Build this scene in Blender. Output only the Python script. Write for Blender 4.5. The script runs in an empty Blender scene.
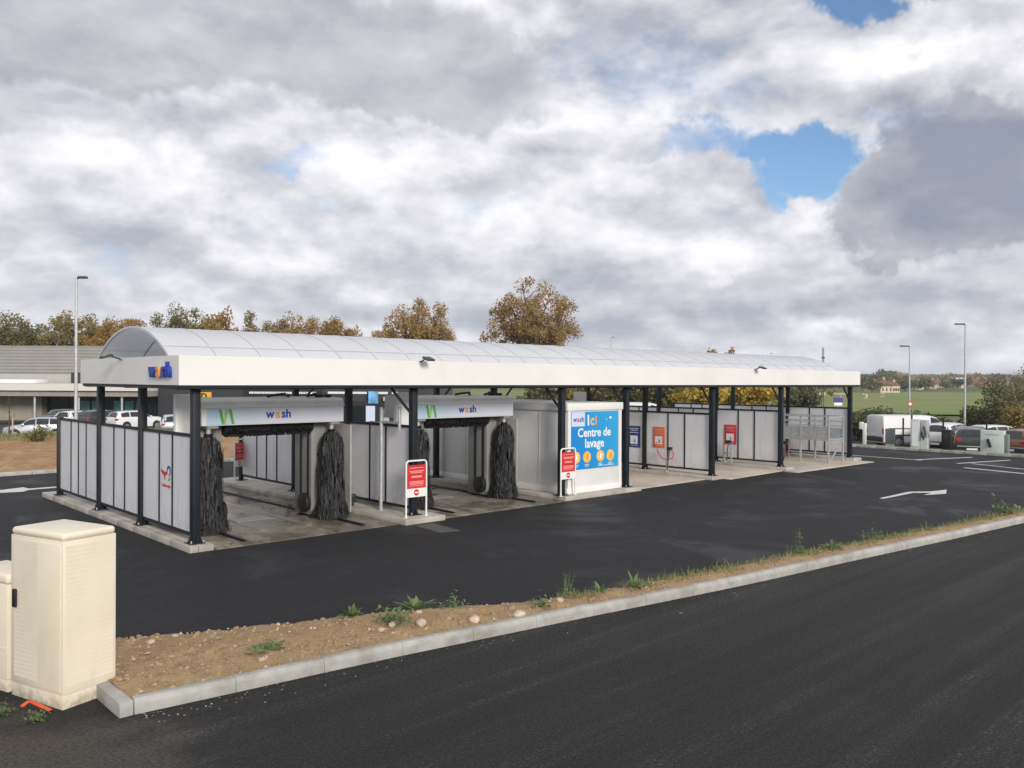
import bpy, bmesh, math, random
import numpy as np
from math import sin, cos, radians, pi, sqrt, atan2, asin, degrees
from mathutils import Vector, Matrix, noise as mnoise

scene = bpy.context.scene
COL = scene.collection

# ------------------------------------------------------------------ camera
CAM = Vector((-6.57, -15.93, 3.3))
YAW, PITCH, ROLL, FPX = 0.7528, -0.0048, 0.0052, 836.9
FW = Vector((sin(YAW)*cos(PITCH), cos(YAW)*cos(PITCH), sin(PITCH)))
RT0 = Vector((cos(YAW), -sin(YAW), 0)); UP0 = RT0.cross(FW)
RT = RT0*cos(ROLL) + UP0*sin(ROLL); UP = -RT0*sin(ROLL) + UP0*cos(ROLL)
cd = bpy.data.cameras.new('camera'); cam = bpy.data.objects.new('camera', cd); COL.objects.link(cam)
cam.matrix_world = Matrix(((RT.x, UP.x, -FW.x, CAM.x), (RT.y, UP.y, -FW.y, CAM.y), (RT.z, UP.z, -FW.z, CAM.z), (0, 0, 0, 1)))
cd.sensor_width = 36; cd.lens = FPX*36/1024; cd.clip_end = 12000; cd.clip_start = 0.05
scene.camera = cam
FH = Vector((sin(YAW), cos(YAW), 0))                       # horizontal heading, for laying out the far surroundings
def W(r, d, z=0.0):                                         # metres to the right and ahead of the viewpoint -> world
    return Vector((CAM.x, CAM.y, 0)) + RT0*r + FH*d + Vector((0, 0, z))

# ------------------------------------------------------------------ light
SUN_AZ, SUN_EL = radians(196), radians(19.5)                  # azimuth clockwise from +Y
sd = bpy.data.lights.new('sun', 'SUN'); sun = bpy.data.objects.new('sun', sd); COL.objects.link(sun)
sd.energy = 2.0; sd.angle = radians(14); sd.color = (1.0, 0.945, 0.86)
sv = Vector((sin(SUN_AZ)*cos(SUN_EL), cos(SUN_AZ)*cos(SUN_EL), sin(SUN_EL)))
sun.rotation_euler = sv.to_track_quat('Z', 'Y').to_euler()
sun.location = (0, -30, 40)

scene.view_settings.view_transform = 'Standard'; scene.view_settings.look = 'None'
scene.view_settings.gamma = 1; scene.view_settings.exposure = 0.50; scene.view_settings.use_curve_mapping = False
scene.cycles.use_denoising = True
scene.cycles.max_bounces = 6; scene.cycles.transparent_max_bounces = 12
scene.cycles.diffuse_bounces = 3; scene.cycles.glossy_bounces = 3

# ------------------------------------------------------------------ node helpers
class NT:
    def __init__(s, tree): s.t = tree; s.n = tree.nodes; s.l = tree.links
    def add(s, kind, **kw):
        n = s.n.new(kind)
        for k, v in kw.items(): setattr(n, k, v)
        return n
    def put(s, sock, v):
        if isinstance(v, (int, float, tuple, list)): sock.default_value = v
        else: s.l.new(v, sock)
    def math(s, op, a, b=0.0, c=None, clamp=False):
        n = s.add('ShaderNodeMath', operation=op, use_clamp=clamp); s.put(n.inputs[0], a); s.put(n.inputs[1], b)
        if c is not None: s.put(n.inputs[2], c)
        return n.outputs[0]
    def vmath(s, op, a, b=None, scale=None):
        n = s.add('ShaderNodeVectorMath', operation=op); s.put(n.inputs[0], a)
        if b is not None: s.put(n.inputs[1], b)
        if scale is not None: s.put(n.inputs['Scale'], scale)
        return n.outputs[0]
    def noise(s, vec, scale, detail=4, rough=.55, dist=0.0, col=False):
        n = s.add('ShaderNodeTexNoise'); 
        if vec is not None: s.put(n.inputs['Vector'], vec)
        s.put(n.inputs['Scale'], scale); s.put(n.inputs['Detail'], detail); s.put(n.inputs['Roughness'], rough); s.put(n.inputs['Distortion'], dist)
        return n.outputs['Color'] if col else n.outputs[0]
    def ss(s, v, a, b, lo=0.0, hi=1.0):
        n = s.add('ShaderNodeMapRange', interpolation_type='SMOOTHSTEP'); s.put(n.inputs[0], v)
        n.inputs[1].default_value = a; n.inputs[2].default_value = b; n.inputs[3].default_value = lo; n.inputs[4].default_value = hi
        return n.outputs[0]
    def mix(s, f, a, b, mode='MIX'):
        n = s.add('ShaderNodeMix', data_type='RGBA', blend_type=mode); s.put(n.inputs[0], f)
        s.put(n.inputs[6], (*a, 1) if isinstance(a, tuple) and len(a) == 3 else a); s.put(n.inputs[7], (*b, 1) if isinstance(b, tuple) and len(b) == 3 else b)
        return n.outputs[2]

# ------------------------------------------------------------------ sky: broken cloud over a clear sky
world = bpy.data.worlds.new('World'); scene.world = world; world.use_nodes = True
k = NT(world.node_tree); k.n.clear()
tc = k.add('ShaderNodeTexCoord').outputs['Generated']
sep = k.add('ShaderNodeSeparateXYZ'); k.l.new(tc, sep.inputs[0])
dx, dy, dz = sep.outputs
zc = k.math('MAXIMUM', dz, 0.0)
inv = k.math('DIVIDE', 1.0, k.math('ADD', zc, 0.16))
comb = k.add('ShaderNodeCombineXYZ'); k.put(comb.inputs[0], k.math('MULTIPLY', dx, inv)); k.put(comb.inputs[1], k.math('MULTIPLY', dy, inv)); comb.inputs[2].default_value = 3.7
pv = comb.outputs[0]
az = k.math('MULTIPLY', k.math('ARCTAN2', dx, dy), 57.29578)
el = k.math('MULTIPLY', k.math('ARCSINE', dz), 57.29578)
warp = k.noise(tc, 7.0, 5, .6, 0, True); wsp = k.add('ShaderNodeSeparateColor'); k.l.new(warp, wsp.inputs[0])
azw = k.math('ADD', az, k.math('MULTIPLY', k.math('SUBTRACT', wsp.outputs[0], .5), 16.0))
elw = k.math('ADD', el, k.math('MULTIPLY', k.math('SUBTRACT', wsp.outputs[1], .5), 9.0))
def blob(a0, e0, ra, re):
    u = k.math('DIVIDE', k.math('SUBTRACT', azw, a0), ra); v = k.math('DIVIDE', k.math('SUBTRACT', elw, e0), re)
    d = k.math('ADD', k.math('MULTIPLY', u, u), k.math('MULTIPLY', v, v))
    return k.ss(d, 0.0, 1.0, 1.0, 0.0)
def blobs(lst):
    acc = 0.0
    for (a0, e0, ra, re, wgt) in lst: acc = k.math('MULTIPLY_ADD', blob(a0, e0, ra, re), wgt, acc)
    return acc
tcs = k.vmath('MULTIPLY', tc, (1.0, 1.0, 1.8))
OFF = (sv.x*.012, sv.y*.012, .045)
n1 = k.noise(tcs, 5.6, 7, .56, .1); n1b = k.noise(k.vmath('ADD', tcs, OFF), 5.6, 7, .56, .1)
n3 = k.noise(pv, 1.25, 5, .58, .15)
holes = blobs([(61.3, 13.8, 5.6, 2.9, .36), (66.3, 23.9, 6.2, 2.5, .38), (37.5, 11.2, 9, 1.8, .15), (30, 14.3, 4, 1.2, .17), (46, 10.8, 4, 1.1, .10), (55.5, 15.2, 6, 1.6, .17), (63.8, 11.9, 4.2, 1.5, .18)])
fld = k.math('ADD', k.math('MULTIPLY', n1, .55), k.math('MULTIPLY', n3, .45))
cover = k.ss(k.math('SUBTRACT', fld, holes), .22, .44)
relief = k.math('SUBTRACT', n1, n1b)
# bright upper layer of broken cumulus
toneA = k.math('ADD', k.math('MULTIPLY_ADD', relief, 2.3, .47), k.math('MULTIPLY', k.math('SUBTRACT', n3, .5), .9))
toneA = k.math('ADD', toneA, blobs([(38, 14.6, 10, 1.8, .22), (57, 9.6, 12, 2.2, .16), (54, 18.3, 7, 2.2, .18), (69, 19.6, 8, 2.4, .2), (68.3, 15.1, 3, 1.1, .3), (18, 12.4, 22, 2.0, .18), (66, 3.6, 5, 1.1, .2), (70, 5.5, 30, 2.2, -.16), (50, 3.2, 16, 2.2, -.14), (20, 6.8, 34, 1.8, -.10)]))
crA = k.add('ShaderNodeValToRGB'); k.l.new(toneA, crA.inputs[0]); e = crA.color_ramp.elements
e[0].position = .05; e[0].color = (.33, .345, .395, 1); e[1].position = 1.0; e[1].color = (.83, .83, .85, 1)
m_ = e.new(.40); m_.color = (.49, .495, .53, 1); m_ = e.new(.70); m_.color = (.66, .66, .69, 1)
# lower layer: flat grey cloud bases drifting in front
greyf = k.math('ADD', k.math('ADD', blobs([(16, 21.5, 36, 6.2, .62), (40, 20.2, 16, 3.6, .26), (73.0, 12.0, 11.0, 6.4, .80), (52, 16.0, 6, 1.9, .24), (64, 17.2, 8, 1.9, .22), (60, 7.0, 6, 1.0, .14), (75, 20, 8, 2.0, .16)]), k.math('MULTIPLY', k.math('SUBTRACT', n1, .5), 1.25)), k.math('MULTIPLY', k.math('SUBTRACT', n3, .5), .75))
grey = k.ss(greyf, .13, .36)
gt = k.math('ADD', k.math('MULTIPLY_ADD', relief, 1.3, .55), k.math('MULTIPLY', k.math('SUBTRACT', n3, .5), .7))
gt = k.math('ADD', gt, blobs([(74, 11.5, 11, 6.5, -.62), (12, 22, 30, 6, .10), (10, 16, 24, 1.6, -.12)]))
crB = k.add('ShaderNodeValToRGB'); k.l.new(gt, crB.inputs[0]); e = crB.color_ramp.elements
e[0].position = 0.0; e[0].color = (.20, .222, .28, 1); e[1].position = 1.0; e[1].color = (.54, .54, .57, 1); m_ = e.new(.5); m_.color = (.345, .352, .39, 1)
crmix = k.mix(k.math('MULTIPLY', grey, .9), crA.outputs[0], crB.outputs[0])
cover = k.math('MAXIMUM', cover, k.math('MULTIPLY', grey, k.ss(blob(73.0, 12.0, 11.0, 6.6), 0.0, .3)))
sky = k.add('ShaderNodeTexSky', sky_type='NISHITA', sun_disc=False, sun_elevation=SUN_EL, sun_rotation=SUN_AZ, ozone_density=3.0, dust_density=.2, air_density=.9)
bg1 = k.add('ShaderNodeBackground'); k.l.new(sky.outputs[0], bg1.inputs[0]); bg1.inputs[1].default_value = 0.105
bg2 = k.add('ShaderNodeBackground'); k.l.new(crmix, bg2.inputs[0]); bg2.inputs[1].default_value = 1.0
mx = k.add('ShaderNodeMixShader'); k.l.new(cover, mx.inputs[0]); k.l.new(bg1.outputs[0], mx.inputs[1]); k.l.new(bg2.outputs[0], mx.inputs[2])
ow = k.add('ShaderNodeOutputWorld'); k.l.new(mx.outputs[0], ow.inputs[0])

# ------------------------------------------------------------------ materials
MATS = {}
def mat(name, base=(.5, .5, .5), rough=.6, metal=0.0, var=.08, vscale=3.0, bump=0.0, bscale=40.0, dirt=None, spec=.5, detail=5, isl=None, coat=0.0, trans=0.0):
    """Principled material: base colour broken up by noise, optional fine bump, optional dirt (colour, amount, scale), optional per-piece colours."""
    m = bpy.data.materials.new(name); m.use_nodes = True; t = NT(m.node_tree); t.n.clear()
    p = t.add('ShaderNodeBsdfPrincipled'); o = t.add('ShaderNodeOutputMaterial')
    co = t.add('ShaderNodeTexCoord').outputs['Object']
    n = t.noise(co, vscale, detail, .6)
    lo = tuple(c*(1-var) for c in base); hi = tuple(min(1, c*(1+var)) for c in base)
    c = t.mix(t.ss(n, .3, .7), lo, hi)
    if isl:
        rnd = t.add('ShaderNodeNewGeometry').outputs['Random Per Island']
        r = t.add('ShaderNodeValToRGB'); t.l.new(rnd, r.inputs[0]); r.color_ramp.interpolation = 'LINEAR'
        el_ = r.color_ramp.elements
        el_[0].position = 0; el_[0].color = (*isl[0], 1); el_[1].position = 1; el_[1].color = (*isl[-1], 1)
        for i in range(1, len(isl)-1): q = el_.new(i/(len(isl)-1)); q.color = (*isl[i], 1)
        c = t.mix(t.ss(n, .35, .65), r.outputs[0], t.mix(.5, r.outputs[0], (*isl[len(isl)//2], 1)))
    if dirt:
        dn = t.noise(co, dirt[2], 6, .65)
        c = t.mix(t.math('MULTIPLY', t.ss(dn, .45, .75), dirt[1]), c, dirt[0])
    t.put(p.inputs['Base Color'], c); p.inputs['Roughness'].default_value = rough; p.inputs['Metallic'].default_value = metal
    p.inputs['Specular IOR Level'].default_value = spec; p.inputs['Coat Weight'].default_value = coat
    if bump > 0:
        b = t.add('ShaderNodeBump'); b.inputs['Strength'].default_value = min(1, bump); b.inputs['Distance'].default_value = .01
        t.l.new(t.noise(co, bscale, 4, .6), b.inputs['Height']); t.l.new(b.outputs[0], p.inputs['Normal'])
    if trans > 0:
        tr = t.add('ShaderNodeBsdfTranslucent'); t.put(tr.inputs[0], c)
        ms = t.add('ShaderNodeMixShader'); ms.inputs[0].default_value = trans
        t.l.new(p.outputs[0], ms.inputs[1]); t.l.new(tr.outputs[0], ms.inputs[2]); t.l.new(ms.outputs[0], o.inputs[0])
    else: t.l.new(p.outputs[0], o.inputs[0])
    MATS[name] = m
    return m

def asphalt(name, base, grain, streak, patch, worn, spec=.3, old=None, rlow=.74):
    """Bitumen with pale aggregate: grain at two sizes, long rolled streaks along x where the aggregate is polished bare."""
    m = bpy.data.materials.new(name); m.use_nodes = True; t = NT(m.node_tree); t.n.clear()
    p = t.add('ShaderNodeBsdfPrincipled'); o = t.add('ShaderNodeOutputMaterial')
    co = t.add('ShaderNodeTexCoord').outputs['Object']
    fine = t.noise(co, grain, 2, .7); mid = t.noise(co, grain*.38, 3, .65); big = t.noise(co, .25, 4, .55)
    st = t.noise(t.vmath('MULTIPLY', co, streak), 1.0, 6, .62, .25); pat = t.noise(co, 1.7, 6, .7, .3)
    v = t.ss(fine, .36, .66, .35, 1.75); v = t.math('MULTIPLY', v, t.ss(mid, .34, .68, .6, 1.45))
    v = t.math('MULTIPLY', v, t.ss(st, .3, .7, 1-patch, 1+patch)); v = t.math('MULTIPLY', v, t.ss(big, .3, .7, .85, 1.18))
    c = t.vmath('SCALE', (base[0], base[1], base[2]), None, v)
    w = t.math('MULTIPLY', t.ss(st, .50, .72), t.ss(pat, .38, .64)); chip = t.math('ADD', t.ss(mid, .55, .66), t.math('MULTIPLY', t.ss(fine, .56, .66), .8), None, True)
    c = t.mix(t.math('MULTIPLY', t.math('MULTIPLY', chip, t.math('MULTIPLY_ADD', w, worn, .10)), .8), c, (.15, .14, .128))
    if old:
        s_ = t.vmath('SUBTRACT', co, (old[0], old[1], 0)); ln = t.add('ShaderNodeVectorMath', operation='LENGTH'); t.l.new(s_, ln.inputs[0])
        d = t.math('ADD', ln.outputs['Value'], t.math('MULTIPLY', t.math('SUBTRACT', t.noise(co, 1.6, 6, .7), .5), 3.0))
        c = t.mix(t.math('MULTIPLY', t.ss(d, old[2]*.55, old[2], .6, 0), t.ss(mid, .3, .62, .3, 1)), c, (.105, .09, .075))
    t.put(p.inputs['Base Color'], c)
    t.put(p.inputs['Roughness'], t.ss(t.noise(co, .33, 5, .6, .6), .50, .66, .78, rlow)); p.inputs['Specular IOR Level'].default_value = spec
    b = t.add('ShaderNodeBump'); b.inputs['Strength'].default_value = .8; b.inputs['Distance'].default_value = .008
    t.l.new(t.math('ADD', fine, mid), b.inputs['Height']); t.l.new(b.outputs[0], p.inputs['Normal']); t.l.new(p.outputs[0], o.inputs[0])
    return m

M_road = asphalt('road_asphalt', (.0185, .018, .018), 72, (.07, 2.4, 1), .34, 1.5, .3, old=(-5.6, -8.6, 2.6))
M_fore = asphalt('forecourt_asphalt', (.0105, .0107, .0125), 60, (.07, 1.3, 1), .16, .5, .34, rlow=.50)
M_lot = asphalt('lot_asphalt', (.05, .05, .052), 30, (.3, .3, 1), .2, .4)

def ground_mix(name, cols, scales, bump=.6, bscale=25):
    m = bpy.data.materials.new(name); m.use_nodes = True; t = NT(m.node_tree); t.n.clear()
    p = t.add('ShaderNodeBsdfPrincipled'); o = t.add('ShaderNodeOutputMaterial'); co = t.add('ShaderNodeTexCoord').outputs['Object']
    c = cols[0]
    for i, s in enumerate(scales): c = t.mix(t.ss(t.noise(co, s, 6, .65, .3), .42, .62), c, cols[i+1])
    t.put(p.inputs['Base Color'], c); p.inputs['Roughness'].default_value = .95; p.inputs['Specular IOR Level'].default_value = .2
    b = t.add('ShaderNodeBump'); b.inputs['Strength'].default_value = bump; b.inputs['Distance'].default_value = .03
    t.l.new(t.noise(co, bscale, 6, .7), b.inputs['Height']); t.l.new(b.outputs[0], p.inputs['Normal']); t.l.new(p.outputs[0], o.inputs[0])
    return m
M_soil = ground_mix('soil', [(.38, .225, .105), (.45, .30, .155), (.28, .16, .075), (.48, .36, .225)], [1.1, 5, 45], 1.0, 38)
M_bank = ground_mix('bank_soil', [(.40, .23, .115), (.46, .30, .17), (.30, .18, .09)], [.35, 2.0], .8, 8)
M_grassland = ground_mix('grassland', [(.075, .115, .03), (.13, .145, .045), (.06, .09, .03), (.17, .16, .06)], [.05, .02, .4], .5, 5)
M_field = ground_mix('field_grass', [(.15, .235, .05), (.20, .25, .075), (.25, .225, .10)], [.018, .05], .4, 2)

M_conc = mat('concrete', (.44, .41, .36), .85, var=.14, vscale=1.6, bump=.35, bscale=60, dirt=((.17, .145, .11), .75, .9))
M_slab = mat('wet_slab', (.30, .255, .19), .33, var=.3, vscale=.8, bump=.25, bscale=50, dirt=((.055, .048, .04), .95, .55))
def wet_floor():
    m = bpy.data.materials.new('wet_bay_floor'); m.use_nodes = True; t = NT(m.node_tree); t.n.clear(); p = t.add('ShaderNodeBsdfPrincipled'); o = t.add('ShaderNodeOutputMaterial'); co = t.add('ShaderNodeTexCoord').outputs['Object']
    n1 = t.noise(co, .9, 6, .65, .5); n2 = t.noise(co, 4.5, 5, .65); n3 = t.noise(t.vmath('MULTIPLY', co, (1.6, .35, 1)), 1.0, 6, .65, .4)
    c = t.mix(t.ss(n2, .3, .7), (.26, .22, .165), (.36, .315, .25)); wet = t.ss(t.math('ADD', t.math('MULTIPLY', n1, .55), t.math('MULTIPLY', n3, .45)), .38, .56)
    c = t.mix(t.math('MULTIPLY', wet, .85), c, (.085, .072, .055)); c = t.mix(t.ss(t.noise(co, 2.2, 6, .7, .6), .60, .70, 0, .8), c, (.03, .027, .023))
    t.put(p.inputs['Base Color'], c); t.put(p.inputs['Roughness'], t.math('MULTIPLY_ADD', wet, -.42, .62)); p.inputs['Specular IOR Level'].default_value = .5
    b = t.add('ShaderNodeBump'); b.inputs['Strength'].default_value = .15; b.inputs['Distance'].default_value = .005; t.l.new(t.noise(co, 40, 4, .6), b.inputs['Height']); t.l.new(b.outputs[0], p.inputs['Normal']); t.l.new(p.outputs[0], o.inputs[0]); return m
M_slab = wet_floor()
M_slab2 = mat('dry_slab', (.55, .49, .40), .8, var=.12, vscale=.9, bump=.25, bscale=50, dirt=((.26, .21, .15), .6, .6))
M_kerb = mat('kerb_concrete', (.40, .395, .37), .85, var=.14, vscale=4, bump=.4, bscale=90, dirt=((.20, .17, .13), .6, 2.2))
M_anth = mat('anthracite_paint', (.012, .016, .022), .5, spec=.35, var=.2, vscale=2, bump=.05)
M_white = mat('white_paint', (.80, .79, .765), .42, var=.03, vscale=.7, dirt=((.60, .58, .54), .25, .5))
M_white2 = mat('white_coated_steel', (.74, .74, .73), .45, var=.04, vscale=1.2, dirt=((.5, .48, .44), .3, .9))
M_gantry = mat('gantry_shell', (.76, .755, .73), .38, var=.04, vscale=1.5, dirt=((.42, .39, .34), .35, 1.4))
M_gleg = mat('gantry_leg_steel', (.25, .248, .24), .4, var=.12, vscale=2, dirt=((.16, .14, .12), .6, 2.0))
M_splash = mat('splash_sheet', (.42, .418, .41), .45, var=.08, dirt=((.25, .23, .2), .4, 1.1))
M_drain = mat('drain_iron', (.085, .083, .078), .7, var=.3, vscale=9, bump=.3)
M_panel = None
M_bristle = mat('bristles', (.03, .03, .032), .55, isl=[(.010, .010, .011), (.036, .036, .038), (.018, .018, .019), (.085, .085, .09)])
M_black = mat('black_rubber', (.012, .012, .013), .55, var=.2)
M_galv = mat('galvanised_steel', (.50, .52, .53), .42, metal=.35, var=.15, vscale=9)
M_beige = None
M_red = mat('sign_red', (.62, .028, .03), .4, var=.05)
M_orange = mat('sign_orange', (.72, .14, .045), .4, var=.05)
M_navy = mat('sign_navy', (.03, .035, .19), .4, var=.05)
M_blue = mat('letter_blue', (.012, .045, .36), .35, var=.04)
M_amber = mat('letter_amber', (.78, .32, .05), .35, var=.04)
M_green = mat('stripe_green', (.10, .36, .06), .4, var=.05)
M_green2 = mat('stripe_pale_green', (.30, .52, .16), .4, var=.05)
M_paint = mat('road_paint', (.66, .66, .63), .7, var=.1, vscale=6, dirt=((.25, .25, .24), .6, 7))
M_glass = mat('dark_glass', (.012, .016, .018), .06, var=.1, spec=.6)
M_carglass = mat('car_glass', (.018, .022, .025), .05, var=.1, spec=.7)
M_tyre = mat('tyre', (.014, .014, .015), .8, var=.2)
M_rim = mat('alloy_rim', (.38, .39, .40), .35, metal=.7, var=.1)
M_lamp = mat('lamp_head', (.05, .052, .056), .5, var=.1)
M_tail = mat('tail_light', (.42, .02, .02), .2, var=.1)
M_head = mat('head_light', (.62, .64, .66), .15, var=.1)
M_stone = mat('limestone', (.52, .43, .32), .9, var=.25, vscale=8, bump=.6, bscale=30)
M_pebble = mat('pebbles', (.4, .33, .25), .9, isl=[(.24, .17, .11), (.50, .42, .32), (.33, .25, .17), (.66, .60, .50)])
M_bark = mat('bark', (.075, .06, .048), .9, var=.3, vscale=4, bump=.6, bscale=12)
M_weed = mat('weed_leaf', (.09, .15, .05), .6, isl=[(.08, .15, .045), (.14, .22, .075), (.22, .27, .11)], trans=.25)
M_grass = mat('grass_blade', (.09, .14, .04), .7, isl=[(.08, .14, .03), (.16, .23, .06), (.26, .25, .10), (.34, .28, .15)], trans=.25)
M_plastic_o = mat('orange_plastic', (.78, .10, .035), .45, var=.08)
M_brick = mat('house_wall', (.48, .40, .30), .9, var=.1)
M_rooft = mat('clay_tiles', (.17, .085, .06), .9, var=.25, vscale=.8)
M_dclad = mat('dark_cladding', (.035, .036, .04), .5, var=.15)

def panel_mat():
    m = bpy.data.materials.new('ribbed_polycarbonate'); m.use_nodes = True; t = NT(m.node_tree); t.n.clear()
    p = t.add('ShaderNodeBsdfPrincipled'); o = t.add('ShaderNodeOutputMaterial'); co = t.add('ShaderNodeTexCoord').outputs['Object']
    n = t.noise(co, 1.1, 5, .6); c = t.mix(t.ss(n, .3, .7), (.87, .87, .91), (.92, .92, .95))
    c = t.mix(t.ss(t.noise(t.vmath('MULTIPLY', co, (6, 6, .6)), 1.0, 5, .6), .52, .8, 0, .3), c, (.45, .43, .42))
    sp = t.add('ShaderNodeSeparateXYZ'); t.l.new(co, sp.inputs[0])
    c = t.mix(t.math('MULTIPLY', t.ss(sp.outputs[2], .18, .70, .28, 0), t.ss(t.noise(co, 5, 6, .7), .38, .62)), c, (.42, .38, .33))
    c = t.vmath('SCALE', c, None, t.math('MULTIPLY_ADD', t.add('ShaderNodeObjectInfo').outputs['Random'], .09, .92))
    t.put(p.inputs['Base Color'], c); p.inputs['Roughness'].default_value = .38
    wv = t.add('ShaderNodeTexWave', wave_type='BANDS', bands_direction='Y'); t.l.new(co, wv.inputs[0]); wv.inputs['Scale'].default_value = 28; wv.inputs['Distortion'].default_value = .0
    b = t.add('ShaderNodeBump'); b.inputs['Strength'].default_value = .2; b.inputs['Distance'].default_value = .002; t.l.new(wv.outputs[1], b.inputs['Height']); t.l.new(b.outputs[0], p.inputs['Normal'])
    tr = t.add('ShaderNodeBsdfTranslucent'); t.put(tr.inputs[0], c); ms = t.add('ShaderNodeMixShader'); ms.inputs[0].default_value = .14
    t.l.new(p.outputs[0], ms.inputs[1]); t.l.new(tr.outputs[0], ms.inputs[2]); t.l.new(ms.outputs[0], o.inputs[0])
    return m
M_panel = panel_mat()
def vault_mat():
    m = bpy.data.materials.new('vault_polycarbonate'); m.use_nodes = True; t = NT(m.node_tree); t.n.clear()
    p = t.add('ShaderNodeBsdfPrincipled'); o = t.add('ShaderNodeOutputMaterial'); co = t.add('ShaderNodeTexCoord').outputs['Object']
    c = t.mix(t.ss(t.noise(co, .8, 5, .6), .3, .7), (.90, .91, .94), (.94, .95, .97))
    t.put(p.inputs['Base Color'], c); p.inputs['Roughness'].default_value = .2; p.inputs['Specular IOR Level'].default_value = .75
    tr = t.add('ShaderNodeBsdfTranslucent'); t.put(tr.inputs[0], c); ms = t.add('ShaderNodeMixShader'); ms.inputs[0].default_value = .38
    tp = t.add('ShaderNodeBsdfTransparent'); tp.inputs[0].default_value = (.9, .92, .94, 1); m2 = t.add('ShaderNodeMixShader'); m2.inputs[0].default_value = .20
    t.l.new(p.outputs[0], ms.inputs[1]); t.l.new(tr.outputs[0], ms.inputs[2]); t.l.new(ms.outputs[0], m2.inputs[1]); t.l.new(tp.outputs[0], m2.inputs[2]); t.l.new(m2.outputs[0], o.inputs[0])
    return m
M_vault = vault_mat()
M_rib = mat('rib_grey', (.62, .63, .65), .45, metal=.2, var=.06)
def beige_mat():
    m = bpy.data.materials.new('cabinet_polyester'); m.use_nodes = True; t = NT(m.node_tree); t.n.clear()
    p = t.add('ShaderNodeBsdfPrincipled'); o = t.add('ShaderNodeOutputMaterial'); co = t.add('ShaderNodeTexCoord').outputs['Object']
    c = t.mix(t.ss(t.noise(co, 2, 5, .6), .3, .7), (.75, .68, .53), (.80, .735, .59))
    c = t.mix(t.ss(t.noise(t.vmath('MULTIPLY', co, (5, 5, 1.2)), 1.0, 6, .65), .55, .8, 0, .18), c, (.50, .43, .31))
    sp = t.add('ShaderNodeSeparateXYZ'); t.l.new(co, sp.inputs[0])
    low = t.math('MULTIPLY', t.ss(sp.outputs[2], .02, .20, .6, 0), t.ss(t.noise(co, 9, 5, .7), .35, .65))
    c = t.mix(low, c, (.30, .235, .16))
    t.put(p.inputs['Base Color'], c); p.inputs['Roughness'].default_value = .5
    b = t.add('ShaderNodeBump'); b.inputs['Strength'].default_value = .25; b.inputs['Distance'].default_value = .003
    t.l.new(t.noise(t.vmath('MULTIPLY', co, (2, 2, 28)), 1.0, 3, .5), b.inputs['Height']); t.l.new(b.outputs[0], p.inputs['Normal']); t.l.new(p.outputs[0], o.inputs[0])
    return m
M_beige = beige_mat()
def sheet_mat():
    m = bpy.data.materials.new('gantry_sign_sheet'); m.use_nodes = True; t = NT(m.node_tree); t.n.clear()
    p = t.add('ShaderNodeBsdfPrincipled'); o = t.add('ShaderNodeOutputMaterial'); co = t.add('ShaderNodeTexCoord').outputs['Object']
    sp = t.add('ShaderNodeSeparateXYZ'); t.l.new(co, sp.inputs[0])
    c = t.mix(t.ss(sp.outputs[0], -1.7, .2), (.42, .58, .72), (.60, .61, .68)); c = t.mix(t.ss(t.noise(co, 1.5, 3), .4, .7, 0, .4), c, (.62, .66, .72))
    t.put(p.inputs['Base Color'], c); p.inputs['Roughness'].default_value = .35; t.l.new(p.outputs[0], o.inputs[0]); return m
M_sheet = sheet_mat()
def poster_mat():
    m = bpy.data.materials.new('poster_print'); m.use_nodes = True; t = NT(m.node_tree); t.n.clear()
    p = t.add('ShaderNodeBsdfPrincipled'); o = t.add('ShaderNodeOutputMaterial'); co = t.add('ShaderNodeTexCoord').outputs['Object']
    sp = t.add('ShaderNodeSeparateXYZ'); t.l.new(co, sp.inputs[0])
    c = t.mix(t.ss(t.math('ADD', sp.outputs[0], t.math('MULTIPLY', sp.outputs[2], .5)), 10.8, 14.0), (.008, .22, .60), (.03, .36, .68))
    t.put(p.inputs['Base Color'], c); p.inputs['Roughness'].default_value = .35; t.l.new(p.outputs[0], o.inputs[0]); return m
M_poster = poster_mat()
M_posterw = mat('poster_white', (.80, .82, .85), .4, var=.02)
M_pale = mat('poster_pale_blue', (.62, .68, .84), .4, var=.03)
M_disc = mat('poster_orange', (.86, .50, .12), .4, var=.2, vscale=5)

# ------------------------------------------------------------------ mesh helpers
def tag(o, label=None, cat=None, group=None, kind=None):
    if label: o['label'] = label
    if cat: o['category'] = cat
    if group: o['group'] = group
    if kind: o['kind'] = kind
    return o
def empty(name, loc=(0, 0, 0), rz=0.0, label=None, cat=None, group=None, kind=None):
    o = bpy.data.objects.new(name, None); COL.objects.link(o); o.location = loc; o.rotation_euler = (0, 0, rz); o.empty_display_size = .2
    return tag(o, label, cat, group, kind)
def link_mesh(name, me, m, parent=None, smooth=None):
    if m is not None and not me.materials: me.materials.append(m)
    o = bpy.data.objects.new(name, me); COL.objects.link(o)
    if parent is not None: o.parent = parent
    if smooth is not None:
        me.polygons.foreach_set('use_smooth', [True]*len(me.polygons)); me.set_sharp_from_angle(angle=radians(smooth))
    return o
def copy_tree(o, parent=None):
    c = o.copy(); COL.objects.link(c); c.parent = parent
    for ch in list(o.children): copy_tree(ch, c)
    return c

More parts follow.
